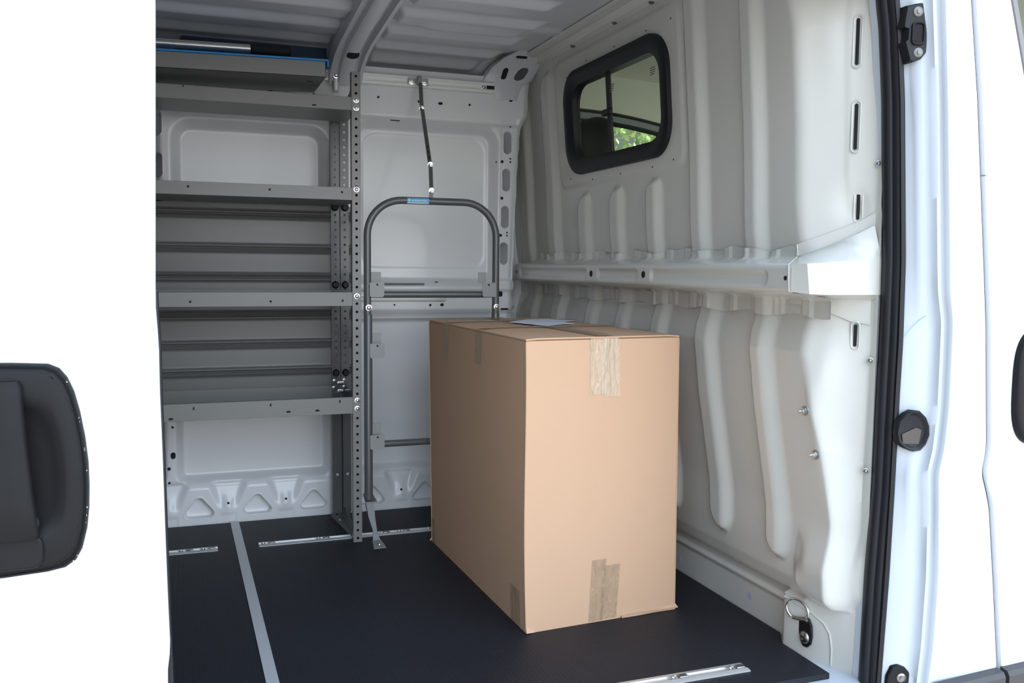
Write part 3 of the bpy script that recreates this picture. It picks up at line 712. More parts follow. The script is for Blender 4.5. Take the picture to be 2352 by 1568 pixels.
def ear(x0, x1, z0, z1, side):
    MB().prism([(x0+.006, ty-.019, z0), (x1-.006 if side < 0 else x1-.003, ty-.019, z0), (x1, ty-.019, z0+.008), (x1, ty-.019, z1-.003), (x1-.003, ty-.019, z1), (x0+.003, ty-.019, z1), (x0, ty-.019, z1-.005), (x0, ty-.019, z0+.006)], (0, .003, 0)).build('bracket_plate', 'plate', cf)
for zt_ in (1.036, .797, .435):
    ear(.688, .745, zt_-.058, zt_, -1)
    MB().box(.698, .738, ty+.010, ty+.013, zt_-.003, zt_+.040).box(.684, .724, ty-.016, ty+.012, zt_-.006, zt_-.003).build('hook_plate', 'plate', cf)
    holes(cf, [(.7178, ty-.019, zt_-.009, .004, .004)], (0, -1, 0), (1, 0, 0))
ear(1.149, 1.206, .978, 1.036, 1)
MB().box(1.139, 1.173, ty+.010, ty+.013, 1.033, 1.078).build('hook_plate', 'plate', cf)
holes(cf, [(1.176, ty-.019, 1.027, .004, .004)], (0, -1, 0), (1, 0, 0))
# clamp flange and angled foot
x = xl+.004
MB().prism([(x-.020, ty-.026, .167), (x+.027, ty-.026, .167), (x+.023, ty-.004, .177), (x+.016, ty+.02, .190), (x-.020, ty+.02, .190)], (0, 0, .004)).build('clamp_flange', 'steeld', cf)
MB().loft([[(x-.016, ty-.014, .168), (x+.016, ty-.014, .168), (x+.016, ty+.012, .168), (x-.016, ty+.012, .168)],
           [(x-.008, ty-.028, .11), (x+.018, ty-.028, .11), (x+.018, ty-.010, .11), (x-.008, ty-.010, .11)],
           [(x+.006, ty-.044, .060), (x+.022, ty-.044, .060), (x+.022, ty-.036, .060), (x+.006, ty-.036, .060)],
           [(x+.004, ty-.056, .020), (x+.034, ty-.056, .020), (x+.034, ty-.052, .020), (x+.004, ty-.052, .020)]], True, True).build('lower_leg', 'tube', cf)
MB().prism([(x+.001, ty-.054, .020), (x+.036, ty-.054, .020), (x+.048, ty-.102, .002), (x-.002, ty-.102, .002)], (0, .002, .004)).build('foot', 'shelf', cf, bevel=.002)
bolt(cf, (x+.024, ty-.082, .014), (0, -.4, 1), .007, .006, 'steel')
MB().tube([(xr_, ty, .17), (xr_, ty, .006)], .0145, 16).build('lower_leg', 'tube', cf)
# sticker on the top bar
stk = MB(); P = []
for x in np.linspace(.838, .926, 6):
    P.append([(x, ty+.0152*math.cos(a), zt+.0152*math.sin(a)) for a in np.linspace(math.radians(140), math.radians(232), 10)])
st_ = stk.grid(P).build('sticker', 'label_blue', cf)
P = []
for x in np.linspace(.839, .925, 6): P.append([(x, ty+.0155*math.cos(a), zt+.0155*math.sin(a)) for a in np.linspace(math.radians(208), math.radians(228), 5)])
MB().grid(P).build('sticker_band', 'white_ink', st_)
text('ADRIAN STEEL', (.886, ty-.0156, zt+.000), .0092, (1, 0, 0), (0, .08, 1), 'white_ink', cf, 'sticker_text', .0002)
MB().lathe((.846, ty-.0150, zt+.001), (0, -1, 0), [(0, .0035), (.0006, .0035)], 14).build('sticker_emblem', 'white_ink', cf)

# perforated strap from the rail down to the frame
sp = thing('hanging_strap', (.99, 3.92, 1.40), 'slotted steel strap linking the top rail to the hoop frame', 'strap')
MB().box(.948, 1.038, yr0-.030, yr0-.026, 1.888, 1.921).build('mounting_plate', 'steel', sp, bevel=.002)
for x in (.964, 1.022): bolt(sp, (x, yr0-.030, 1.906), (0, -1, 0), .0105, .007, 'steel', nut=True)
MB().box(.984, 1.002, yr0-.052, yr0-.030, 1.893, 1.926).build('knuckle', 'steeld', sp, bevel=.002)
A = Vector((.996, 3.925, 1.895)); B = Vector((.990, 3.88, 1.781)); C_ = Vector((.955, 3.60, 1.511)); D = Vector((.941, 3.53, 1.401)); E_ = Vector((.937, 3.521, 1.371))
def strap(p, q, w, th):
    d = (q-p).normalized(); u = d.cross(Vector((0, 1, 0.3))).normalized(); n = d.cross(u)
    return MB().prism([p-u*w, p+u*w, q+u*w, q-u*w], n*th)
strap(A, B, .0085, .003).build('strap_link', 'steeld', sp); strap(B+Vector((0, 0, .01)), C_-Vector((0, 0, .01)), .0085, .003).build('strap_link', 'steeld', sp)
strap(C_+Vector((0, 0, .01)), D-Vector((0, 0, .008)), .008, .003).build('strap_link', 'steeld', sp); strap(D+Vector((0, 0, .012)), E_, .008, .003).build('strap_link', 'steeld', sp)
sl = MB()
for k in range(9):
    f = .12+.09*k; p = B.lerp(C_, f); q = B.lerp(C_, f+.05); d = (q-p).normalized(); off = Vector((0, -.004, -.0035))
    u = d.cross(Vector((0, 1, 0.3))).normalized(); sl.prism([p-u*.002+off, p+u*.002+off, q+u*.002+off, q-u*.002+off], Vector((0, -.0015, -.001)))
sl.build('strap_slot', 'hole', sp)
for p in (B, C_, D): bolt(sp, p+Vector((0, -.006, -.003)), (0, -.8, -.1), .0085, .008, 'steel', nut=True)

# ================================================================== CARDBOARD BOX
bx = thing('cardboard_box', (1.21, 2.98, 0), 'large taped brown cardboard box standing on the black mat', 'box')
A0 = np.array([.957, 2.472]); B0 = np.array([.928, 3.458]); C0 = np.array([1.486, 2.508]); D0 = B0 + C0 - A0
HB = .884
def bxy(s, t, z=0, ins=0):
    """s along the front face 0..1, t towards the back"""
    return A0 + (C0-A0)*s + (B0-A0)*t
def face(fn, nu=24, nv=32): return [[fn(u, v) for v in np.linspace(0, 1, nv)] for u in np.linspace(0, 1, nu)]
def wobble(u, v, amp): return amp*math.sin(PI*u)*math.sin(PI*v)
ex = np.append((C0-A0)/np.linalg.norm(C0-A0), 0); ey = np.append((B0-A0)/np.linalg.norm(B0-A0), 0)
def taper(v): return -.012*v   # the top leans back a touch on the left
def P3(s, t, v): 
    p = bxy(s, t); return np.array([p[0] + (-.012 if s < .5 else -.006)*v*1.0, p[1], v*HB])
def Pf(s, t, v):
    p = bxy(s, t); return np.array([p[0] + (-.014*(1-s) - .008*s)*v, p[1], v*HB])
body = MB()
body.grid(face(lambda u, v: Pf(u, 0, v) - ey*wobble(u, v, .006) - np.array([.004*math.sin(v*5.2)*(1-u)**3, 0, 0])))
body.grid(face(lambda u, v: Pf(0, u, v) - ex*wobble(u, v, .005) - np.array([.004*math.sin(v*5.2)*(1-u)**6, 0, 0])))
body.grid(face(lambda u, v: Pf(1, u, v) + ex*wobble(u, v, .006)))
body.grid(face(lambda u, v: Pf(u, 1, v) + ey*wobble(u, v, .006)))
body.grid(face(lambda u, v: np.append(bxy(u, v), .001), 3, 3))
body.build('box_body', 'card', bx, smooth=50)
# rolled vertical corners
for s, t_ in ((0, 0), (1, 0), (0, 1), (1, 1)):
    MB().tube([tuple(Pf(s, t_, v) - (np.array([.004*math.sin(v*5.2), 0, 0]) if s == 0 and t_ == 0 else 0)) for v in np.linspace(0.004, .995, 14)], .0022, 8).build('corner_fold', 'card', bx)
# top flaps: two long outer ones meeting down the middle, inner layer below
def flap(s0, s1, z, droop, name='top_flap'):
    rings = []
    mb = MB(); N = 14
    top_ = []; 
    for s in np.linspace(s0, s1, 8):
        row = []
        for t2 in np.linspace(-.004, 1.003, N):
            p = bxy(s, t2); zz_ = z + .003*math.sin(PI*t2)*math.sin(PI*(s-s0)/(s1-s0)) - droop*(1-min(1, abs(s-(s0 if s0 < .1 else s1))/.02))
            row.append((p[0]-.011, p[1], zz_))
        top_.append(row)
    T = np.array(top_); Bm = T - np.array([0, 0, .0045])
    mb.grid(T); mb.grid(Bm)
    n, m = T.shape[:2]
    for e0, e1 in ((T[:, 0], Bm[:, 0]), (T[:, -1], Bm[:, -1]), (T[0], Bm[0]), (T[-1], Bm[-1])): mb.grid([list(map(tuple, e0)), list(map(tuple, e1))])
    return mb.build(name, 'card', bx, smooth=30)
flap(-.003, .498, HB+.0085, .003); flap(.502, 1.004, HB+.0085, .003)
inn = MB()
inn.prism([(*(bxy(.004, .004)-[.011, 0]), HB-.001), (*(bxy(.996, .004)-[.009, 0]), HB-.001), (*(bxy(.996, .996)-[.009, 0]), HB-.001), (*(bxy(.004, .996)-[.011, 0]), HB-.001)], (0, 0, .004))
inn.build('inner_flap', 'card_edge', bx)
# little crushed lips at the bottom corners
for s, t_, dx, dy in ((1, 0, .012, -.004), (0, 0, -.002, -.010), (0, 1, -.010, 0)):
    p = bxy(s, t_); q0 = bxy(s-.12 if s else s+.05, t_) ; 
    MB().prism([(p[0]+dx, p[1]+dy, .004), (p[0], p[1]-.001, .020), (q0[0], q0[1]-.001, .006), (q0[0], q0[1]-.004, .001)], (0, .0015, 0)).build('crushed_corner', 'card', bx, smooth=20)
lp_ = MB(); P = []
for s in np.linspace(.62, .995, 10): P.append([(*(bxy(s, 0)-[0, .0075+.001*math.sin(s*20)]), .001), (*(bxy(s, 0)-[0, .009]), .006), (*(bxy(s, 0)-[0, .002]), .007)])
lp_.grid(P).build('bottom_lip', 'card', bx)

def strip_front(s0, s1, z0, z1, m, skew=0.0, lift=0.0):
    P = []
    for s in np.linspace(0, 1, 6):
        row = []
        for k, v in enumerate(np.linspace(z0, z1, 14)):
            ss = s0 + (s1-s0)*s + skew*(v-z1)
            q = Pf(ss, 0, v/HB) - ey*(wobble(ss, v/HB, .006) + .0016 + .0012*abs(math.sin(v*60+s*9)))
            row.append(tuple(q))
        P.append(row)
    return MB().grid(P).build('packing_tape', m, bx, smooth=50)
strip_front(.405, .525, .716, HB+.008, 'tape', .02); strip_front(.490, .590, .708, HB+.008, 'tape', -.02)
strip_front(.420, .515, .004, .200, 'tape2', .10); strip_front(.495, .608, .006, .178, 'tape2', .12)
def strip_left(t0, t1, z0, z1, m='tape2', skew=0):
    P = []
    for s in np.linspace(0, 1, 4):
        row = []
        for v in np.linspace(z0, z1, 10):
            tt = t0+(t1-t0)*s + skew*(v-z1); q = Pf(0, tt, v/HB) - ex*(wobble(tt, v/HB, .005)+.0018) - np.array([.004*math.sin(v/HB*5.2)*(1-tt)**6, 0, 0]); row.append(tuple(q))
        P.append(row)
    return MB().grid(P).build('packing_tape', m, bx, smooth=50)
strip_left(.735, .815, .752, HB+.006, 'tape2', -.12); strip_left(.375, .440, .775, HB+.006, 'tape2', -.06)
strip_left(.045, .125, .003, .118, 'tape2'); strip_left(.955, .995, .003, .10, 'tape2')
def strip_top(pts, m, dz=.0005, name='packing_tape'):
    P2 = [(*(bxy(a, b) - [.011, 0]), HB+.0122+dz) for a, b in pts]
    return MB().prism(P2, (0, 0, .0006)).build(name, m, bx)
strip_top([(.445, -.004), (.565, -.004), (.565, 1.0), (.445, 1.0)], 'tape2'); strip_top([(0, .74), (0, .80), (1, .80), (1, .74)], 'tape2', .0012); strip_top([(0, .38), (0, .44), (1, .44), (1, .38)], 'tape2', .0018)
lb = [(.36, .62), (.64, .78), (.68, .62), (.66, .58), (.70, .52), (.60, .50), (.58, .46), (.40, .42)]
lpts = [(1.125, 3.12), (1.262, 3.275), (1.345, 3.285), (1.405, 3.16), (1.335, 3.10), (1.330, 2.985), (1.27, 2.97), (1.185, 2.905), (1.170, 2.95)]
MB().prism([(x, y, HB+.0148) for x, y in lpts], (0, 0, .0008)).build('paper_label', 'paper', bx, label='white torn paper label')

# ================================================================== SLIDING DOOR (door_1) on the left
ez = [2.2, 1.62, 1.553, 1.028, .958, .876, .769, .609, .486, .334, .1, -.3]
ex_ = [-.040, -.034, -.032, -.043, -.039, -.039, -.037, -.035, -.033, -.030, -.030, -.035]
d1 = struct(thing('door_1', (-.6, 1.72, -.35), None, None), 'white sliding side door slid back on the left', 'door')
zc_ = np.concatenate([np.linspace(-.38, .55, 24), np.linspace(.56, 2.06, 40)])
def ydoor(z):
    # swage line below the handle, gentle tumblehome above
    return 1.7125 + .012*(1-float(sm(.30, .44, z))) + .02*(1-float(sm(.36, .54, z))) + .03*max(0, z-1.2)**2
rows = []
for z in zc_:
    xe = float(np.interp(z, ez[::-1], ex_[::-1])); y = ydoor(z)
    rows.append([(-1.38, y, z), (-.9, y, z), (-.45, y, z), (-.12, y, z), (xe-.020, y+.0005, z), (xe-.008, y+.002, z), (xe-.002, y+.006, z), (xe, y+.012, z), (xe-.001, y+.022, z), (xe-.006, y+.028, z), (xe-.05, y+.030, z), (-1.38, y+.030, z)])
MB().loft(rows, True, True).build('door_panel', 'body', d1, smooth=40)
sr = MB().tube([(float(np.interp(z, ez[::-1], ex_[::-1]))-.002, 1.748, z) for z in np.linspace(-.3, 1.05, 30)], .006, 8); sr.build('edge_seal', 'rubber', d1)
# handle: escutcheon, cup, grip, lock cover
cxh = -.345; 
outl = [(-.345, .9335), (-.27, .9320), (-.215, .9290), (-.198, .921), (-.186, .905), (-.176, .880), (-.168, .845), (-.161, .80), (-.157, .755), (-.1565, .715), (-.158, .675), (-.162, .64), (-.170, .607), (-.180, .588), (-.197, .576), (-.225, .571), (-.29, .567), (-.345, .566)]
full = outl + [(2*cxh-x, z) for x, z in outl[::-1][1:-1]]
hd1 = thing('handle_group', (0, 0, 0), None, None); bpy.data.objects.remove(hd1)
def ofs(pts, k, y): 
    cz = .75; return [(cxh+(x-cxh)*(1-k*.9/.185), y, cz+(z-cz)*(1-k/.183)) for x, z in pts]
hb = MB().loft([ofs(full, 0, 1.712), ofs(full, 0, 1.700), ofs(full, .002, 1.6965), ofs(full, .0045, 1.6965), ofs(full, .0055, 1.699), ofs(full, .007, 1.699), ofs(full, .009, 1.6945), ofs(full, .014, 1.692)], False, False)
# inner cup opening
cup = [(-.345, .868), (-.26, .868), (-.226, .862), (-.210, .845), (-.203, .82), (-.196, .78), (-.193, .735), (-.194, .70), (-.199, .668), (-.212, .650), (-.240, .640), (-.30, .636), (-.345, .635)]
cupf = cup + [(2*cxh-x, z) for x, z in cup[::-1][1:-1]]
esc = hb.build('escutcheon', 'handle', d1, smooth=40)
# face ring between outline and cup: resample both by angle
def byang(pts, n=96):
    c = (cxh, .75); P_ = [(math.atan2(z-c[1], x-c[0]), x, z) for x, z in pts]; out = []
    segs = [(P_[i], P_[(i+1) % len(P_)]) for i in range(len(P_))]
    for k in range(n):
        a = -PI + 2*PI*(k+.5)/n; d = (math.cos(a), math.sin(a)); best = None
        for (_, x0, z0), (_, x1, z1) in segs:
            ux, uz = x1-x0, z1-z0; den = d[0]*uz-d[1]*ux
            if abs(den) < 1e-12: continue
            px0, pz0 = x0-c[0], z0-c[1]; t = (px0*uz-pz0*ux)/den; s = (px0*d[1]-pz0*d[0])/den
            if t > 0 and -1e-6 <= s <= 1+1e-6: best = t
        out.append((c[0]+d[0]*best, c[1]+d[1]*best))
    return out
oa = byang([(cxh+(x-cxh)*(1-.014*.9/.185), .75+(z-.75)*(1-.014/.183)) for x, z in full]); ca = byang(cupf)
def mixr(a, b, t): return [(p[0]+(q[0]-p[0])*t, p[1]+(q[1]-p[1])*t) for p, q in zip(a, b)]
def shr(a, k): return [(cxh+(x-cxh)*(1-k), .75+(z-.75)*(1-k)) for x, z in a]
rg = [([(x, 1.692, z) for x, z in oa]), [(x, 1.689, z) for x, z in mixr(oa, ca, .3)], [(x, 1.6885, z) for x, z in mixr(oa, ca, .72)], [(x, 1.6905, z) for x, z in ca],
      [(x, 1.700, z) for x, z in shr(ca, .09)], [(x, 1.7085, z) for x, z in shr(ca, .20)], [(x, 1.7105, z) for x, z in shr(ca, .5)]]
MB().loft(rg, False, True).build('handle_cup', 'handle', d1, smooth=60)
gz_ = [(.636, -.2355), (.645, -.2335), (.70, -.2395), (.80, -.2475), (.870, -.2515), (.893, -.2515), (.904, -.256)]
rows = []
for z, xr2 in gz_:
    dd = .0 if .64 < z < .89 else .004
    rows.append([(xr2, 1.688, z), (xr2, 1.674+dd, z), (xr2-.005, 1.669+dd, z), (xr2-.03, 1.667+dd, z), (-.42, 1.668+dd, z), (-.43, 1.674, z), (-.43, 1.688, z)])
MB().loft(rows, True, True).build('grip_bar', 'handle', d1, smooth=45, bevel=.0)
MB().lathe((-.247, 1.688, .662), (0, -1, 0), [(0, .016), (.010, .015), (.015, .010)], 20).build('hinge_boss', 'handle', d1)
MB().prism([(x, 1.690, z) for x, z in rrect(-.29, .613, .062, .030, .020, 6)], (0, -.009, 0)).build('lock_cover', 'handle', d1, bevel=.005, seg=3)
scr = MB()
for k in range(13):
    z = rng.uniform(.585, .90); i = int(np.argmin([abs(p[1]-z)+(p[0] < -.3) for p in outl])); x = float(np.interp(z, [p[1] for p in outl[::-1]], [p[0] for p in outl[::-1]]))-.0022
    r_ = rng.uniform(.0004, .0016); scr.box(x-r_*.6, x+r_*.6, 1.6960, 1.6964, z-r_, z+r_)
scr.build('paint_chip', mat('chipped_paint', (.55, .40, .33), .8), d1)

# ================================================================== B-PILLAR, SEAL AND FRONT DOOR
T = {'sealin': (1.900, [(1.783, 1.68), (1.723, 1.692), (1.536, 1.711), (1.368, 1.721), (1.124, 1.735), (.91, 1.735), (.777, 1.733), (.523, 1.732), (.279, 1.72), (-.013, 1.715)]),
     'sealout': (1.860, [(1.775, 1.702), (1.715, 1.713), (1.531, 1.733), (1.125, 1.759), (.912, 1.762), (.781, 1.759), (.53, 1.756), (.289, 1.751), (.001, 1.739)]),
     'A': (1.830, [(1.771, 1.743), (1.68, 1.754), (1.528, 1.765), (1.125, 1.798), (1.013, 1.81), (.962, 1.822), (.783, 1.821), (.63, 1.812), (.569, 1.794), (.505, 1.800), (.334, 1.812), (.163, 1.805), (.005, 1.801)]),
     'Bl': (1.800, [(1.766, 1.758), (1.525, 1.783), (1.125, 1.812), (1.048, 1.818), (.972, 1.834), (.873, 1.835), (.743, 1.835), (.639, 1.826), (.579, 1.811), (.482, 1.819), (.301, 1.824), (.11, 1.818), (.018, 1.809)]),
     'Br': (1.775, [(1.759, 1.769), (1.521, 1.791), (1.212, 1.816), (1.048, 1.828), (.973, 1.842), (.876, 1.843), (.747, 1.843), (.644, 1.834), (.585, 1.820), (.489, 1.826), (.308, 1.835), (.118, 1.829), (.028, 1.818)]),
     'C': (1.765, [(1.764, 1.839), (1.525, 1.875), (1.126, 1.922), (.959, 1.941), (.647, 1.964), (.611, 1.959), (.577, 1.952), (.538, 1.967), (.485, 1.984), (.291, 2.011), (.049, 2.042)])}
def cx(k, z):
    y, L = T[k]; zs_ = [p[0] for p in L][::-1]; xs_ = [p[1] for p in L][::-1]
    if z > zs_[-1]: return xs_[-1] - .10*(z-zs_[-1]) - (1.2*(z-zs_[-1])**2 if k.startswith('seal') else 0)
    return float(np.interp(z, zs_, xs_))
zp = np.concatenate([np.arange(-.42, 1.90, .010)])
ker = np.array([1, 2, 3, 2, 1])/9.0
cols = {k: np.convolve(np.pad([cx(k, z) for z in zp], 2, mode='edge'), ker, 'valid') for k in T}
rows = []
for i, z in enumerate(zp):
    g = lambda k: cols[k][i]
    dimple = .012*math.exp(-((z-1.60)/.10)**2)
    rows.append([(g('sealin')+.012, 1.955, z), (g('sealin')+.012, 1.895, z), (g('sealout')+.004, 1.872, z), (g('sealout')+.016, 1.862, z), ((g('sealout')+g('A'))/2, 1.846+dimple, z), (g('A')-.012, 1.834, z), (g('A')-.003, 1.829, z), (g('A')+.006, 1.817, z),
                 (g('Bl')-.006, 1.802, z), (g('Bl'), 1.799, z), (g('Bl')+.002, 1.7975, z), ((g('Bl')+g('Br'))/2, 1.789, z), (g('Br')-.002, 1.777, z), (g('Br'), 1.7755, z), (g('Br')+.006, 1.774, z),
                 ((g('Br')+g('C'))/2, 1.7675, z), (g('C')-.010, 1.765, z), (g('C')-.003, 1.7655, z), (g('C'), 1.770, z), (g('C')+.001, 1.80, z), (g('C')+.001, 1.83, z)])
bpil = struct(MB().grid(rows).build('wall_pillar', 'jamb', smooth=50), 'white door pillar beside the front door', 'pillar')
# outer skin strip is body white
fdm = MB()
# crayon lines
cr = MB()
def crayon(p, q):
    n = 8; pts = []
    for k in range(n+1):
        t = k/n; a = Vector(p).lerp(Vector(q), t); a.z += .006*math.sin(PI*t); pts.append(a)
    cr.tube(pts, .0007, 6)
crayon((1.762, 1.862, .925), (1.806, 1.832, .985)); crayon((1.792, 1.838, .705), (1.803, 1.834, .738)); crayon((1.782, 1.842, .075), (1.790, 1.838, .110))
cr.build('crayon_mark', 'bluewax', bpil)
# rubber seal: twin lips
def ringseal():
    rows = []
    for i, z in enumerate(zp):
        if z < -.045 or z > 1.855: continue
        a, b = cols['sealin'][i], cols['sealout'][i]
        rows.append([(a+.010, 1.93, z), (a+.001, 1.915, z), (a-.001, 1.903, z), (a+.004, 1.892, z), (a+.010, 1.889, z), (a+.0125, 1.890, z), (a+.014, 1.882, z), (a+.019, 1.874, z), (a+.022, 1.874, z), (b-.010, 1.864, z), (b-.003, 1.859, z), (b+.002, 1.861, z), (b+.004, 1.868, z), (b+.003, 1.88, z)])
    return MB().grid(rows)
seal = ringseal().build('door_seal', 'rubber', smooth=60); tag(seal, 'black rubber weatherstrip running up the edge of the door opening', 'door seal')

# front door
fd = struct(thing('door_2', (2.3, 1.76, -.4), None, None), 'white front passenger door at the right edge', 'door')
def xw(z): return float(np.interp(z, [1.30, 1.474, 1.573, 1.784, 2.2], [2.088, 2.049, 2.032, 1.965, 1.85]))
rows = []
zl = np.arange(1.34, 2.06, .012)
for z in zl:
    g = float(np.interp(z, zp, cols['C'])) + .013
    rows.append([(g, 1.80, z), (g, 1.772, z), (g+.002, 1.7655, z), (g+.008, 1.763, z), ((g+xw(z))/2, 1.762, z), (xw(z)-.004, 1.764, z), (xw(z), 1.768, z), (xw(z), 1.80, z)])
MB().grid(rows).build('window_pillar', 'body', fd, smooth=50)
rows = []
for z in np.arange(-.42, 1.345, .012):
    g = float(np.interp(z, zp, cols['C'])) + .013
    y = 1.762 - .010*float(sm(.0, .5, z))*0
    rows.append([(g, 1.80, z), (g, 1.772, z), (g+.002, 1.7655, z), (g+.008, y+.001, z), (2.2, y, z), (2.5, y, z), (3.3, y, z)])
MB().grid(rows).build('door_panel', 'body', fd, smooth=50)
gr = []
for z in np.arange(-.42, 2.05, .02):
    g = float(np.interp(z, zp, cols['C'])); gr.append([(g-.001, 1.779, z), (g+.006, 1.777, z), (g+.015, 1.779, z)])
MB().grid(gr).build('gap_shade_strip', 'black', fd, smooth=60)  # black strip painted as the shade down in the door gap
MB().box(2.0, 3.3, 1.765, 1.80, 2.0, 2.1).box(3.1, 3.3, 1.765, 1.80, 1.3, 2.1).build('door_top_frame', 'body', fd)
rows = []
for z in np.arange(1.34, 2.05, .02): rows.append([(xw(z)-.001, 1.770, z), (xw(z)+.001, 1.762, z), (xw(z)+.017, 1.763, z), (xw(z)+.020, 1.772, z)])
MB().grid(rows).build('window_rubber', mat('weathered_rubber', (.22, .205, .20), .6), fd, smooth=50)
MB().box(1.99, 3.1, 1.785, 1.789, 1.34, 2.0).build('window_glass', 'glass', fd, smooth=0)
hx = 2.150; pts = []
for a in np.linspace(0, 2*PI, 48, endpoint=False):
    c_, s_ = math.cos(a), math.sin(a); e = .62
    pts.append((hx+.114*math.copysign(abs(c_)**e, c_), .800+.158*math.copysign(abs(s_)**e, s_)))
def hr(k, y): return [(hx+(x-hx)*k, y, .80+(z-.80)*k) for x, z in pts]
MB().loft([hr(1, 1.765), hr(1, 1.752), hr(.985, 1.747), hr(.94, 1.744), hr(.80, 1.743), hr(.72, 1.752), hr(.5, 1.758)], False, True).build('door_handle', 'handle', fd, smooth=50)
# lower mouldings
def mould(x0, x1, lab, parent=None):
    zt_ = lambda x: .031 + (x-1.81)*.045
    pr = lambda x: [(x, 1.765, zt_(x)), (x, 1.742, zt_(x)-.004), (x, 1.735, zt_(x)-.016), (x, 1.735, zt_(x)-.15), (x, 1.765, zt_(x)-.17)]
    o = MB().loft([pr(x0), pr(x0+.004), pr(x1-.004), pr(x1)], True, True).build('side_moulding', 'moulding', parent, smooth=30)
    if not parent: tag(o, lab, 'moulding', 'grey plastic side mouldings')
    return o
mould(1.822, 2.040, 'grey plastic moulding along the bottom of the pillar'); mould(2.053, 3.2, None, fd)

# striker guide at the top of the pillar
sg = thing('door_striker', (1.735, 1.84, 1.685), 'black plastic door guide with two screws, high on the white pillar', 'door guide', 'black guides on the door pillar')
o_ = [(1.7085, 1.757), (1.722, 1.760), (1.744, 1.766), (1.752, 1.760), (1.756, 1.740), (1.758, 1.66), (1.757, 1.640), (1.748, 1.628), (1.727, 1.619), (1.720, 1.622), (1.707, 1.668), (1.713, 1.673), (1.714, 1.702), (1.704, 1.705), (1.703, 1.712)]
cz0 = 1.690
def so3(k, y): return [(1.733+(x-1.733)*k, y + (1.733-x)*.35, cz0+(z-cz0)*k) for x, z in o_]
MB().loft([so3(1, 1.858), so3(1, 1.834), so3(.95, 1.829)], False, True).build('guide_body', 'black', sg, smooth=30)
rr_ = [(x, 1.826+(1.733-x)*.35, z) for x, z in rrect(1.735, 1.689, .0135, .026, .009, 5)]
MB().tube(rr_+[rr_[0]], .003, 8, cap=False).build('guide_rim', 'black', sg)
MB().prism([(x, 1.828+(1.735-x)*.35, z) for x, z in rrect(1.735, 1.689, .009, .021, .006, 4)], (0, -.001, 0)).build('guide_opening', 'hole', sg)
for x, z in ((1.734, 1.742), (1.740, 1.643)):
    MB().lathe((x, 1.829, z), (-.33, -1, 0), [(0, .0125), (.002, .0125), (.004, .009), (.004, .006), (.007, .0055), (.007, .002)], 22).build('screw', mat('dull_zinc', (.20, .20, .19), .45, metal=.5), sg)
# lower one
sg2 = thing('door_striker', (1.78, 1.84, .02), 'black plastic door guide with one visible screw, low on the white pillar', 'door guide', 'black guides on the door pillar')
o2 = [(1.748, -.06), (1.752, .020), (1.762, .048), (1.774, .056), (1.790, .050), (1.803, .034), (1.807, .010), (1.806, -.06)]
MB().prism([(x, 1.848+(1.783-x)*.45, z) for x, z in o2], (0, -.014, 0)).build('guide_body', 'black', sg2, bevel=.003)
MB().lathe((1.783, 1.835, .020), (-.4, -1, 0), [(0, .0125), (.002, .0125), (.004, .009), (.004, .006), (.007, .0055), (.007, .002)], 22).build('screw', 'steeld', sg2)
# latch pocket
lt = thing('latch_pocket', (1.78, 1.84, .685), 'black rubber lined latch pocket in the middle of the white pillar', 'latch pocket')
oc = [(1.776, .740), (1.795, .738), (1.810, .722), (1.818, .700), (1.8195, .675), (1.812, .650), (1.800, .634), (1.783, .631), (1.762, .640), (1.747, .655), (1.742, .680), (1.746, .710), (1.760, .730)]
def lo_(k, y): return [(1.781+(x-1.781)*k, y+.000+(1.781-(1.781+(x-1.781)*k))*.42, .685+(z-.685)*k) for x, z in oc]
MB().loft([lo_(1.0, 1.845), lo_(1.0, 1.832), lo_(.95, 1.828), lo_(.86, 1.829), lo_(.80, 1.836), lo_(.70, 1.8375)], False, True).build('pocket_liner', 'rubber', lt, smooth=50)
MB().prism([(1.760, 1.8445, .650), (1.798, 1.8285, .650), (1.803, 1.8265, .688), (1.790, 1.832, .694), (1.757, 1.846, .676)], (0, -.002, 0)).build('latch_face', mat('dusty_plastic', (.085, .068, .058), .5), lt, bevel=.004)

# ================================================================== CAB BEHIND THE BULKHEAD
hl = []
for x in np.linspace(1.62, 3.3, 24):
    row = []
    for y in np.linspace(1.80, 4.34, 40):
        e = abs((y-3.07)/1.27); row.append((x, y, 2.06 - .20*max(0, e-.55)**1.5/.30 - .05*(x-1.62)))
    hl.append(row)
struct(MB().grid(hl).build('ceiling', 'headliner', smooth=60), 'pale cab headliner seen through the bulkhead window', 'ceiling')
cy0 = 3.95
ds = MB().box(1.70, 3.3, cy0, cy0+.03, -.3, 1.30)
inner = MB()
arc = []
for k, x in enumerate(np.linspace(1.66, 3.2, 30)):
    zt_ = 1.832 - .055*(max(0, x-1.75)/.5)**1.9
    arc.append((x, zt_))
dg = MB()
def band(off0, off1, y0, y1, m, name, parent):
    rows = [[(x, y0, z+off0), (x, y0-.012, z+(off0+off1)/2), (x, y1, z+off1)] for x, z in arc]
    return MB().grid(rows).build(name, m, parent, smooth=50)
cd = struct(thing('door_3', (2.4, cy0, 0), None, None), 'far side cab door seen through the bulkhead window', 'door')
band(.012, -.004, cy0, cy0, 'black', 'door_seal', cd); band(-.004, -.030, cy0, cy0+.002, 'trimgrey', 'door_trim', cd); band(-.030, -.052, cy0+.004, cy0+.006, 'black', 'window_rubber', cd)
band(.30, .012, cy0+.02, cy0+.004, 'headliner', 'roof_side_trim', cd)
MB().box(2.19, 2.26, cy0, cy0+.03, 1.2, 1.76).build('window_pillar', 'trimgrey', cd); ds.build('door_card', 'tube', cd)
MB().box(1.66, 1.80, cy0, cy0+.03, 1.2, 1.80).build('rear_pillar', 'trimgrey', cd)
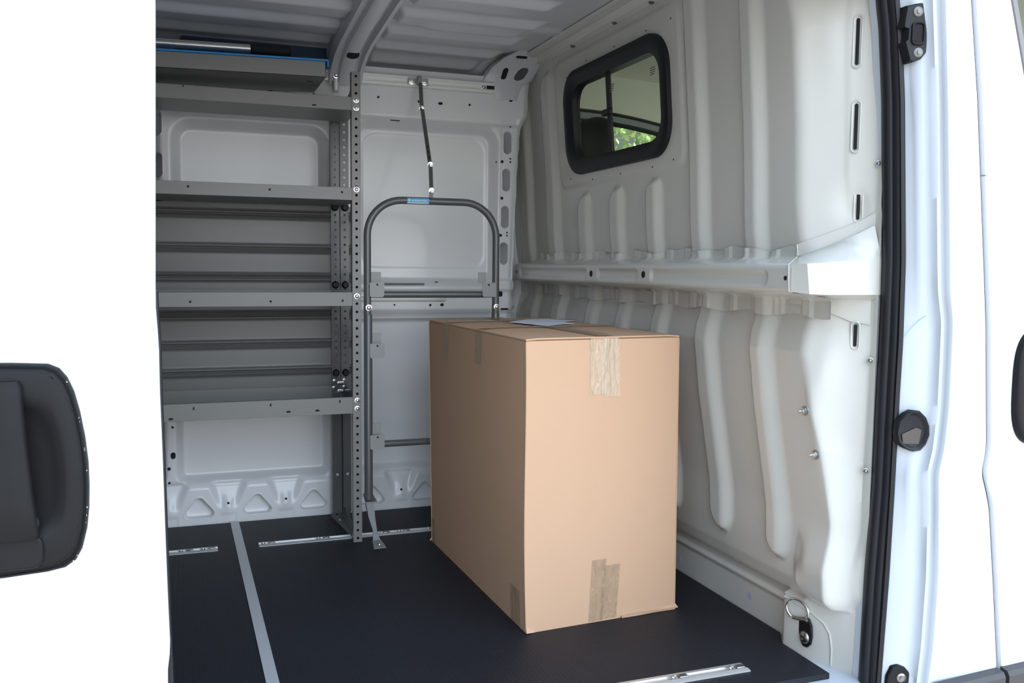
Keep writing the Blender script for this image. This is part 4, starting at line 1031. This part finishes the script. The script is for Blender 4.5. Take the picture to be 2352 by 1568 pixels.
MB().box(1.80, 2.19, cy0+.012, cy0+.016, 1.29, 1.80).build('window_glass', 'glass', cd, smooth=0)
struct(MB().box(1.68, 3.3, 1.9, 4.3, -.12, -.06).build('floor', 'tube'), 'dark cab floor', 'floor')
struct(MB().box(3.3, 3.36, 1.80, 4.36, -.4, 1.05).build('wall_cab_front', 'tube'), 'dark dashboard bulkhead of the cab', 'wall')
# seat with headrest
se = thing('driver_seat', (1.95, 3.72, .0), 'black seat with headrest behind the bulkhead window', 'seat')
def blob(c, s, name, m='seatm'):
    mb = MB(); rows = []
    for i in range(17):
        th = PI*i/16; row = []
        for j in range(25):
            ph = 2*PI*j/24; f = lambda v: math.copysign(abs(v)**.6, v)
            row.append((c[0]+s[0]*f(math.sin(th))*f(math.cos(ph)), c[1]+s[1]*f(math.sin(th))*f(math.sin(ph)), c[2]+s[2]*f(math.cos(th))))
        rows.append(row)
    return mb.grid(rows).build(name, m, se, smooth=80)
blob((1.755, 3.79, 1.635), (.05, .175, .135), 'headrest'); blob((1.83, 3.72, 1.05), (.09, .24, .42), 'backrest'); blob((2.1, 3.72, .55), (.28, .25, .12), 'seat_cushion')
MB().tube([(1.79, 3.66, 1.4), (1.79, 3.66, 1.55)], .007).tube([(1.79, 3.78, 1.4), (1.79, 3.78, 1.55)], .007).build('headrest_post', 'steel', se)
blob((2.1, 3.72, .25), (.2, .2, .22), 'seat_base')

# ================================================================== OUTSIDE
struct(MB().box(-40, 40, -40, 45, -.66, -.60).build('ground', 'ground'), 'pale concrete ground around the van', 'ground')
def tree(c, h, r, m, label, n=9000, leaf=.12):
    t = thing('tree', (c[0], c[1], -.60), label, 'tree', 'trees outside the van')
    MB().tube([(c[0], c[1], -.6), (c[0]+.1, c[1], h*.35), (c[0], c[1]+.1, h*.7)], [.22, .16, .07], 10).build('trunk', 'bark', t)
    d = rng.normal(size=(n, 3)); d /= np.linalg.norm(d, axis=1)[:, None]
    rad = rng.uniform(.35, 1, n)**.5; cl = 1 + .25*np.sin(d[:, 0]*5+c[0])*np.sin(d[:, 1]*6)*np.cos(d[:, 2]*5)
    P = d*(rad*cl)[:, None]*np.array([r, r, h*.52]) + np.array([c[0], c[1], h*.52])
    P[:, 2] = np.maximum(P[:, 2], -.4)
    a = rng.normal(size=(n, 3)); a /= np.linalg.norm(a, axis=1)[:, None]; b = np.cross(a, rng.normal(size=(n, 3))); b /= np.linalg.norm(b, axis=1)[:, None]
    s = rng.uniform(.5, 1.0, n)[:, None]*leaf
    V = np.stack([P-a*s, P+b*s*.5, P+a*s, P-b*s*.5], 1).reshape(-1, 3)
    mb = MB(); mb.v = [tuple(v) for v in V]; mb.f = [(4*i, 4*i+1, 4*i+2, 4*i+3) for i in range(n)]
    mb.build('foliage', m, t, smooth=0)
tree((9.3, 21.0), 9.0, 3.2, 'leaf', 'green tree beyond the far cab window'); tree((3.0, 15.0), 7.0, 2.9, 'leaf2', 'yellowing tree seen through the cab window behind the bulkhead glass')
tree((16.5, 21.5), 9.0, 3.4, 'leaf2', 'tall tree ahead of the van on its far side')
tree((17.5, 11.0), 8.5, 3.6, 'leaf', 'bright green tree at the top right through the front door glass', 9000)

# ================================================================== CAMERA AND LIGHT
f = 2082.0
Xc = Vector((0.93955, .01904, -.34176))
rowsR = [(0.9395942758779856, 0.019041393431489577, -0.3417601821065629), (-0.34215758336105734, 0.08004203855093218, -0.9362272481684841), (0.009528110297690177, 0.9966096012987223, 0.08172219841240652)]
Rm = Matrix(rowsR)            # camera axes expressed in world axes
cam = bpy.data.cameras.new('camera'); co = bpy.data.objects.new('camera', cam); col.objects.link(co)
cam.sensor_width = 36; cam.lens = 36*f/2352; cam.clip_start = .05; cam.clip_end = 200
co.matrix_world = Matrix.Translation(Vector((0, 0, 1.10))) @ Rm.to_4x4()
scene.camera = co

w = bpy.data.worlds.new('sky'); scene.world = w; w.use_nodes = True
nt = w.node_tree; bg = nt.nodes['Background']
tc = nt.nodes.new('ShaderNodeTexCoord'); sx = nt.nodes.new('ShaderNodeSeparateXYZ'); rp_ = nt.nodes.new('ShaderNodeValToRGB')
nt.links.new(tc.outputs['Generated'], sx.inputs[0]); nt.links.new(sx.outputs['Z'], rp_.inputs[0]); nt.links.new(rp_.outputs[0], bg.inputs['Color'])
e = rp_.color_ramp.elements; e[0].position = 0.0; e[0].color = (.98, .98, .96, 1); e[1].position = 1.0; e[1].color = (.50, .70, 1.0, 1)
k = e.new(.25); k.color = (.74, .86, 1.0, 1)
nr = nt.nodes.new('ShaderNodeVectorMath'); nr.operation = 'DOT_PRODUCT'; nr.inputs[1].default_value = (.27, -.88, .40)
nt.links.new(tc.outputs['Generated'], nr.inputs[0])
mr = nt.nodes.new('ShaderNodeMapRange'); mr.interpolation_type = 'SMOOTHSTEP'; mr.inputs['From Min'].default_value = .25; mr.inputs['From Max'].default_value = 1.0
mr.inputs['To Min'].default_value = .36; mr.inputs['To Max'].default_value = 5.5
nt.links.new(nr.outputs['Value'], mr.inputs['Value']); nt.links.new(mr.outputs['Result'], bg.inputs['Strength'])
sl_ = bpy.data.lights.new('sun', 'SUN'); sl_.energy = 8; sl_.angle = math.radians(2); sl_.color = (1, .95, .88)
so_ = bpy.data.objects.new('sun', sl_); col.objects.link(so_)
so_.rotation_euler = Vector((.72, .14, .68)).to_track_quat('Z', 'Y').to_euler()

scene.view_settings.view_transform = 'Standard'; scene.view_settings.look = 'None'
scene.view_settings.exposure = -0.12; scene.view_settings.gamma = 1.0; scene.view_settings.use_curve_mapping = False
scene.cycles.max_bounces = 12; scene.cycles.diffuse_bounces = 8; scene.cycles.glossy_bounces = 6; scene.cycles.transparent_max_bounces = 16
scene.cycles.sample_clamp_indirect = 6.0
